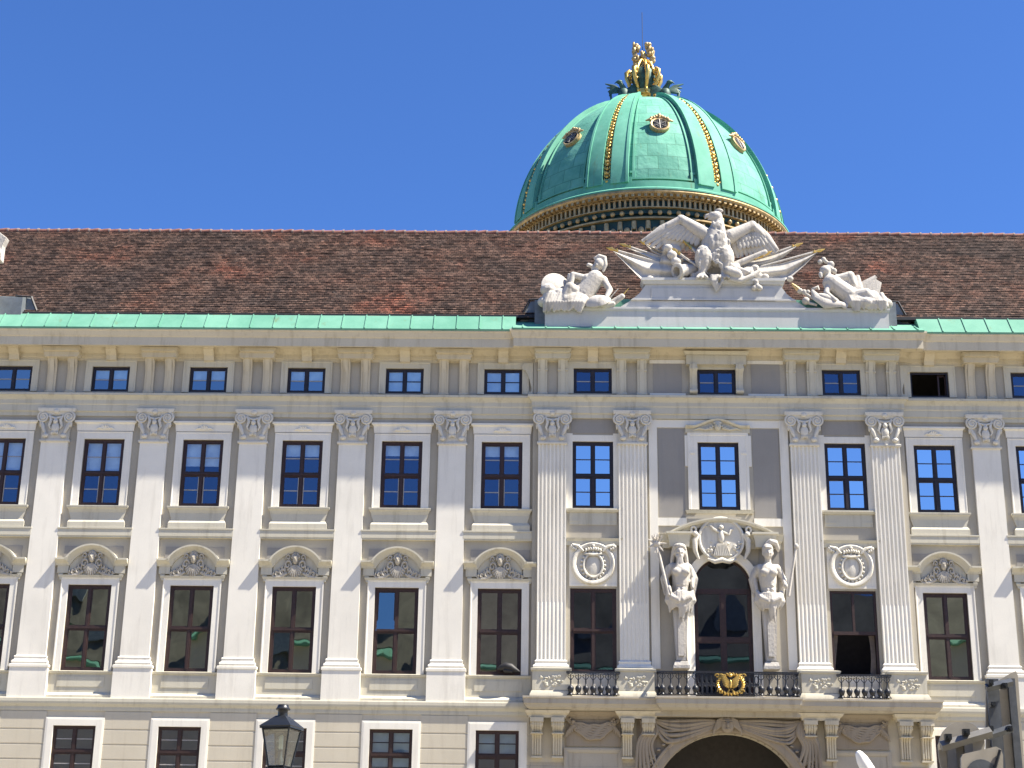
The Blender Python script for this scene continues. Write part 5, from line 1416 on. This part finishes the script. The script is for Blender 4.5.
for ax, dd in ((-1.45, -.7), (1.45, -.7), (-.9, 1.4), (1.0, 1.4)):
    b = MB(); o = Vector((0, 0, 0)); s = 1 if ax > 0 else -1
    b.ell((0, 0, .55), (.3, .28, .5), n=12); b.cap((0, 0, .95), (s*.15, -.1, 1.2), .16, .12); b.ell((s*.22, -.12, 1.28), (.17, .12, .12)); b.cap((s*.35, -.14, 1.28), (s*.46, -.14, 1.2), .05, .02)
    for q in (-1, 1):
        for i in range(6): b.tube([(q*.15, .05, .85), (q*(.5+.04*i), .08, 1.15-.08*i), (q*(.95-.07*i), .1, 1.3-.24*i)], [.12, .1, .03], 7, .5)
        b.cap((q*.14, -.1, .3), (q*.16, -.2, .0), .12, .09)
    b.box(-.4, .4, -.35, .35, -.35, .02)
    b.v = [(x*1.35, y*1.35, z*1.35) for x, y, z in b.v]; L = Vector((DX+ax, DY+dd, ZT+.35)); o = link('eagle_statue', b.mesh('eagle_statue', 'green_bronze', 50), None, L)
    lab = ['green bronze eagle with raised wings, left of the gilded crown on the dome', 'green bronze eagle with raised wings, right of the gilded crown on the dome', 'green bronze eagle behind the crown on the dome, left one', 'green bronze eagle behind the crown on the dome, right one'][k]
    if k < 2: tag(o, lab, 'statue', 'bronze eagles round the dome crown')
    else: bpy.data.objects.remove(o)
    k += 1

# ================================================================ OPPOSITE WING (seen only mirrored in the window panes)
b = MB(); ow = thing('courtyard_wing', 'long pale palace wing across the courtyard, mirrored in the windows', 'building', (0, -110, 0))
b.box(-70, 70, -122, -110, 0, 29.2); wobj('wall', b, 'wall', ow, 0)
b = MB(); b.prism([(-109, 29.2), (-108.9, 29.4), (-109.3, 29.8), (-110.5, 29.8), (-110.5, 29.2)], -70.5, 70.5, 'x'); wobj('copper_gutter', b, 'copper', ow, 0)
b = MB(); b.prism([(-109.8, 30), (-118, 43), (-126, 30)], -70, 70, 'x'); wobj('roof', b, 'slate', ow, 0)
for k in range(14):
    b = MB()
    for z in (3, 9, 15, 21): b.box(-66+k*10, -64+k*10, -110.02, -109.9, z, z+3.2)
    wobj('window', b, 'black', ow, 0)
for k in range(7):
    b = MB(); b.box(-60+k*18, -58.4+k*18, -119, -117.6, 36, 44.5+(k % 3)*1.5); wobj('chimney', b, 'trim', ow, 0)
    b = MB(); b.prism([(-53+k*18, 33), (-50+k*18, 33), (-50+k*18, 35.5), (-51.5+k*18, 37), (-53+k*18, 35.5)], -113.5, -111.2); wobj('dormer', b, 'lead', ow, 0)

# ================================================================ STREET LAMP
LY = -51.0; lc = at(281.5, 735, LY); LX = lc.x; LZ = at(281, 728, LY).z
lamp = thing('street_lamp', 'black old-style street lantern with glass panes and a small round cap', 'street lamp', (LX, LY, 0))
ROT = Matrix.Translation((LX, LY, LZ))@Matrix.Rotation(D(-16), 4, 'Z')@Matrix.Scale(.65, 4)
b = MB(); wt_, wb, hb = .205, .118, -.56
def sq(w, z): return [(-w, -w, z), (w, -w, z), (w, w, z), (-w, w, z)]
b.sections([sq(.235, 0), sq(.24, .012), sq(.225, .03), sq(.075, .165), sq(.06, .17)], T=ROT)
b.sections([sq(.235, -.02), sq(.235, 0)], T=ROT)
roofp = wobj('lantern_roof', b, 'lamp_metal', lamp, 20)
b = MB(); b.lathe([(.075, .15), (.07, .23), (.078, .245), (.10, .25), (.105, .27), (.085, .29), (.075, .325), (.0, .335)], n=16, T=ROT); wobj('cap', b, 'lamp_metal', lamp, 40)
b = MB()
for sx, sy in ((-1, -1), (1, -1), (1, 1), (-1, 1)): b.tube([(sx*wt_, sy*wt_, -.01), (sx*wb, sy*wb, hb)], .014, 6, T=ROT)
for z, w in ((-.03, wt_-.004), (hb+.02, wb+.003)):
    for i in range(4):
        p, q = sq(w, z)[i], sq(w, z)[(i+1) % 4]; b.tube([p, q], .013, 4, T=ROT)
b.sections([sq(wb+.02, hb), sq(wb+.02, hb-.03), sq(.05, hb-.12), sq(.03, hb-.2)], T=ROT)
fr_ = wobj('lantern_frame', b, 'lamp_metal', lamp, 30)
for i in range(4):
    p, q = Vector(sq(wt_-.004, -.02)[i]), Vector(sq(wt_-.004, -.02)[(i+1) % 4]); r, t = Vector(sq(wb, hb+.01)[(i+1) % 4]), Vector(sq(wb, hb+.01)[i])
    b = MB(); b.poly([p, q, r, t], T=ROT); wobj('pane', b, 'g_lamp', fr_, 0)
b = MB(); b.lathe([(.022, -.30), (.03, -.29), (.032, -.12), (.02, -.10), (0, -.10)], n=12, T=ROT); wobj('mantle', b, 'tube', lamp, 40)
b = MB(); b.lathe([(.05, hb+.02), (.05, hb+.12), (.03, hb+.16), (.028, -.3), (0, -.3)], n=12, T=ROT); wobj('burner', b, 'galv', lamp, 40)
b = MB(); b.lathe([(.16, 0), (.17, .1), (.13, .18), (.12, .7), (.14, .74), (.08, .85), (.055, 1.2), (.045, LZ+hb-.25), (.07, LZ+hb-.22), (.05, LZ+hb-.15)], (LX, LY, 0), 16)
wobj('post', b, 'lamp_metal', lamp, 40)

# ================================================================ SIGNS, POLE, SPOTLIGHT
SYY = -52.0
def S(x, y, d=0): return at(x, y, SYY+d)
def plate(pts, y0, y1): 
    b = MB(); b.prism([(S(x, y, y0).x, S(x, y, y0).z) for x, y in pts], SYY+y0, SYY+y1); return b
def rnd_rect(x0, y0, x1, y1, r, skew=0):
    out = []
    for cx, cy, a0 in ((x1-r, y1-r, 0), (x0+r, y1-r, 90), (x0+r, y0+r, 180), (x1-r, y0+r, 270)):
        for i in range(6): a = math.radians(a0+i*18); out.append((cx+r*math.cos(a), cy+r*math.sin(a)+skew*(cx-x0)))
    return out
# 1: signpost with the tall panel
c = S(1004, 700)
sg = thing('road_sign', 'tall pale road sign seen from behind on a grey post with brackets, right edge', 'sign', (c.x, SYY, 0))
pts = [(989, 683), (1013, 671), (1016, 676), (1030, 800), (1030, 900), (1000, 900)]
wobj('sign_panel', plate([(986, 688), (1011, 673), (1016, 671), (1018, 676), (1026, 790), (1026, 860), (986, 860)], -.06, -.04), 'sign_plate', sg, 0)
b = MB(); p = S(989, 681, .02); b.box(p.x-.055, p.x+.045, SYY-.11, SYY-.062, 2.2, p.z); p2 = S(1012, 678, -.12); b.box(p2.x-.03, p2.x+.03, SYY-.10, SYY-.064, 2.2, p2.z)
wobj('rail', b, 'galv', sg, 0)
b = MB()
for (xa, ya, xb, yb) in ((986, 688, 1012, 682), (988, 736, 1012, 728)): b.tube([S(xa, ya, -.17), S(xb, yb, -.17)], .035, 4)
wobj('bracket', b, 'galv', sg, 0)
for (x, y) in ((990, 683), (1004, 686), (1009, 729), (992, 705), (990, 729)):
    b = MB(); p = S(x, y, -.2); b.box(p.x-.02, p.x+.02, p.y-.04, p.y+.05, p.z-.022, p.z+.022); b.tube([p+Vector((0, -.07, 0)), p+Vector((0, .02, 0))], .014, 6); wobj('clamp', b, 'lamp_metal', sg, 0)
b = MB(); p = S(1006, 740); b.tube([(p.x, SYY+.03, 0), (p.x, SYY+.03, 3.1)], .04, 12); wobj('post', b, 'galv', sg, 40)
# 2: round sign from behind
c = S(962, 745); sg = thing('road_sign', 'round pale road sign seen from behind with a sloping grey bracket', 'sign', (c.x, SYY-.3, 0))
pts = [(962+23*math.cos(a)+(-1 if math.sin(a) > 0 else 0), 745+23.5*math.sin(a) if math.sin(a) < 0 else 745+44*math.sin(a)) for a in [i*PI/20 for i in range(40)]]
wobj('sign_panel', plate(pts, -.31, -.29), 'sign_plate', sg, 0)
b = MB(); b.tube([S(941, 746.5, -.36), S(991, 732, -.36)], .045, 4); wobj('bracket', b, 'sign_metal', sg, 0)
b = MB()
for x in (951, 968): p = S(x, 750, -.33); b.box(p.x-.035, p.x+.035, p.y-.03, p.y+.03, 2.5, p.z+.05)
wobj('rail', b, 'sign_metal', sg, 0)
for x, y in ((948, 737), (966, 732)):
    b = MB(); p = S(x, y, -.4); b.box(p.x-.028, p.x+.028, p.y-.02, p.y+.03, p.z-.024, p.z+.024); b.tube([p+Vector((0, -.05, 0)), p], .015, 6); wobj('clamp', b, 'lamp_metal', sg, 0)
b = MB(); p = S(972, 740, -.3); b.tube([(p.x, p.y+.03, 0), (p.x, p.y+.03, 3.0)], .035, 12); wobj('post', b, 'galv', sg, 40)
# 3: square plate with dark round patch, nearer
c = S(982, 768, -.6); sg = thing('road_sign', 'square pale sign plate with rounded corners and a dark disc, lowest of the signs', 'sign', (c.x, SYY-.6, 0))
q = [(963, 754), (996, 746.5), (1001, 749), (1003, 755), (1004, 800), (1000, 806), (966, 806), (962, 800), (961, 758)]
wobj('sign_panel', plate(q, -.62, -.59), 'sign_plate', sg, 0)
b = MB(); o = S(982, 775, -.63); b.tube([(o.x, o.y+.0, o.z), (o.x, o.y+.012, o.z)], .125, 24); wobj('disc', b, 'galv', sg, 30)
b = MB(); p = S(1000, 750, -.64); q_ = S(993, 775, -.64); b.tube([p, q_], .014, 5); wobj('edge_strip', b, 'lamp_metal', sg, 0)
b = MB(); b.tube([(c.x, c.y+.06, 0), (c.x, c.y+.06, 2.8)], .035, 12); wobj('post', b, 'galv', sg, 40)

p, q = at(858.5, 753, -55), at(868, 770, -55); d = (q-p).normalized()
t = (p.z-.9)/-d.z; e = p+d*t
bar = thing('barrier_pole', 'slanting white pole with a rounded end poking up in front of the palace portal', 'pole', (e.x, -55, 0))
b = MB(); b.tube([p, p+d*.05, p+d*.12, e], [.025, .042, .048, .05], 12); b.ell(p+d*.01, .026); wobj('arm', b, 'white_paint', bar, 50)
b = MB(); b.box(e.x-.12, e.x+.12, -55.1, -54.9, 0, 1.0); wobj('post', b, 'galv', bar, 0)

p = at(508, 672, -.1)
b = MB(); b.tube([(-.45, .02, .10), (-.3, 0, .16), (-.1, -.02, .22), (.12, -.02, .18), (.35, -.02, .05), (.5, 0, .0)], [.04, .12, .17, .16, .09, .02], 10); b.cap((-.1, -.05, .05), (.15, -.05, .02), .1, .08)
o = link('window_spotlight', b.mesh('window_spotlight', 'black', 50), None, (p.x, -.05, 11.52)); tag(o, 'small black drooping object lying on the sill of the window left of the projecting block', 'spotlight')
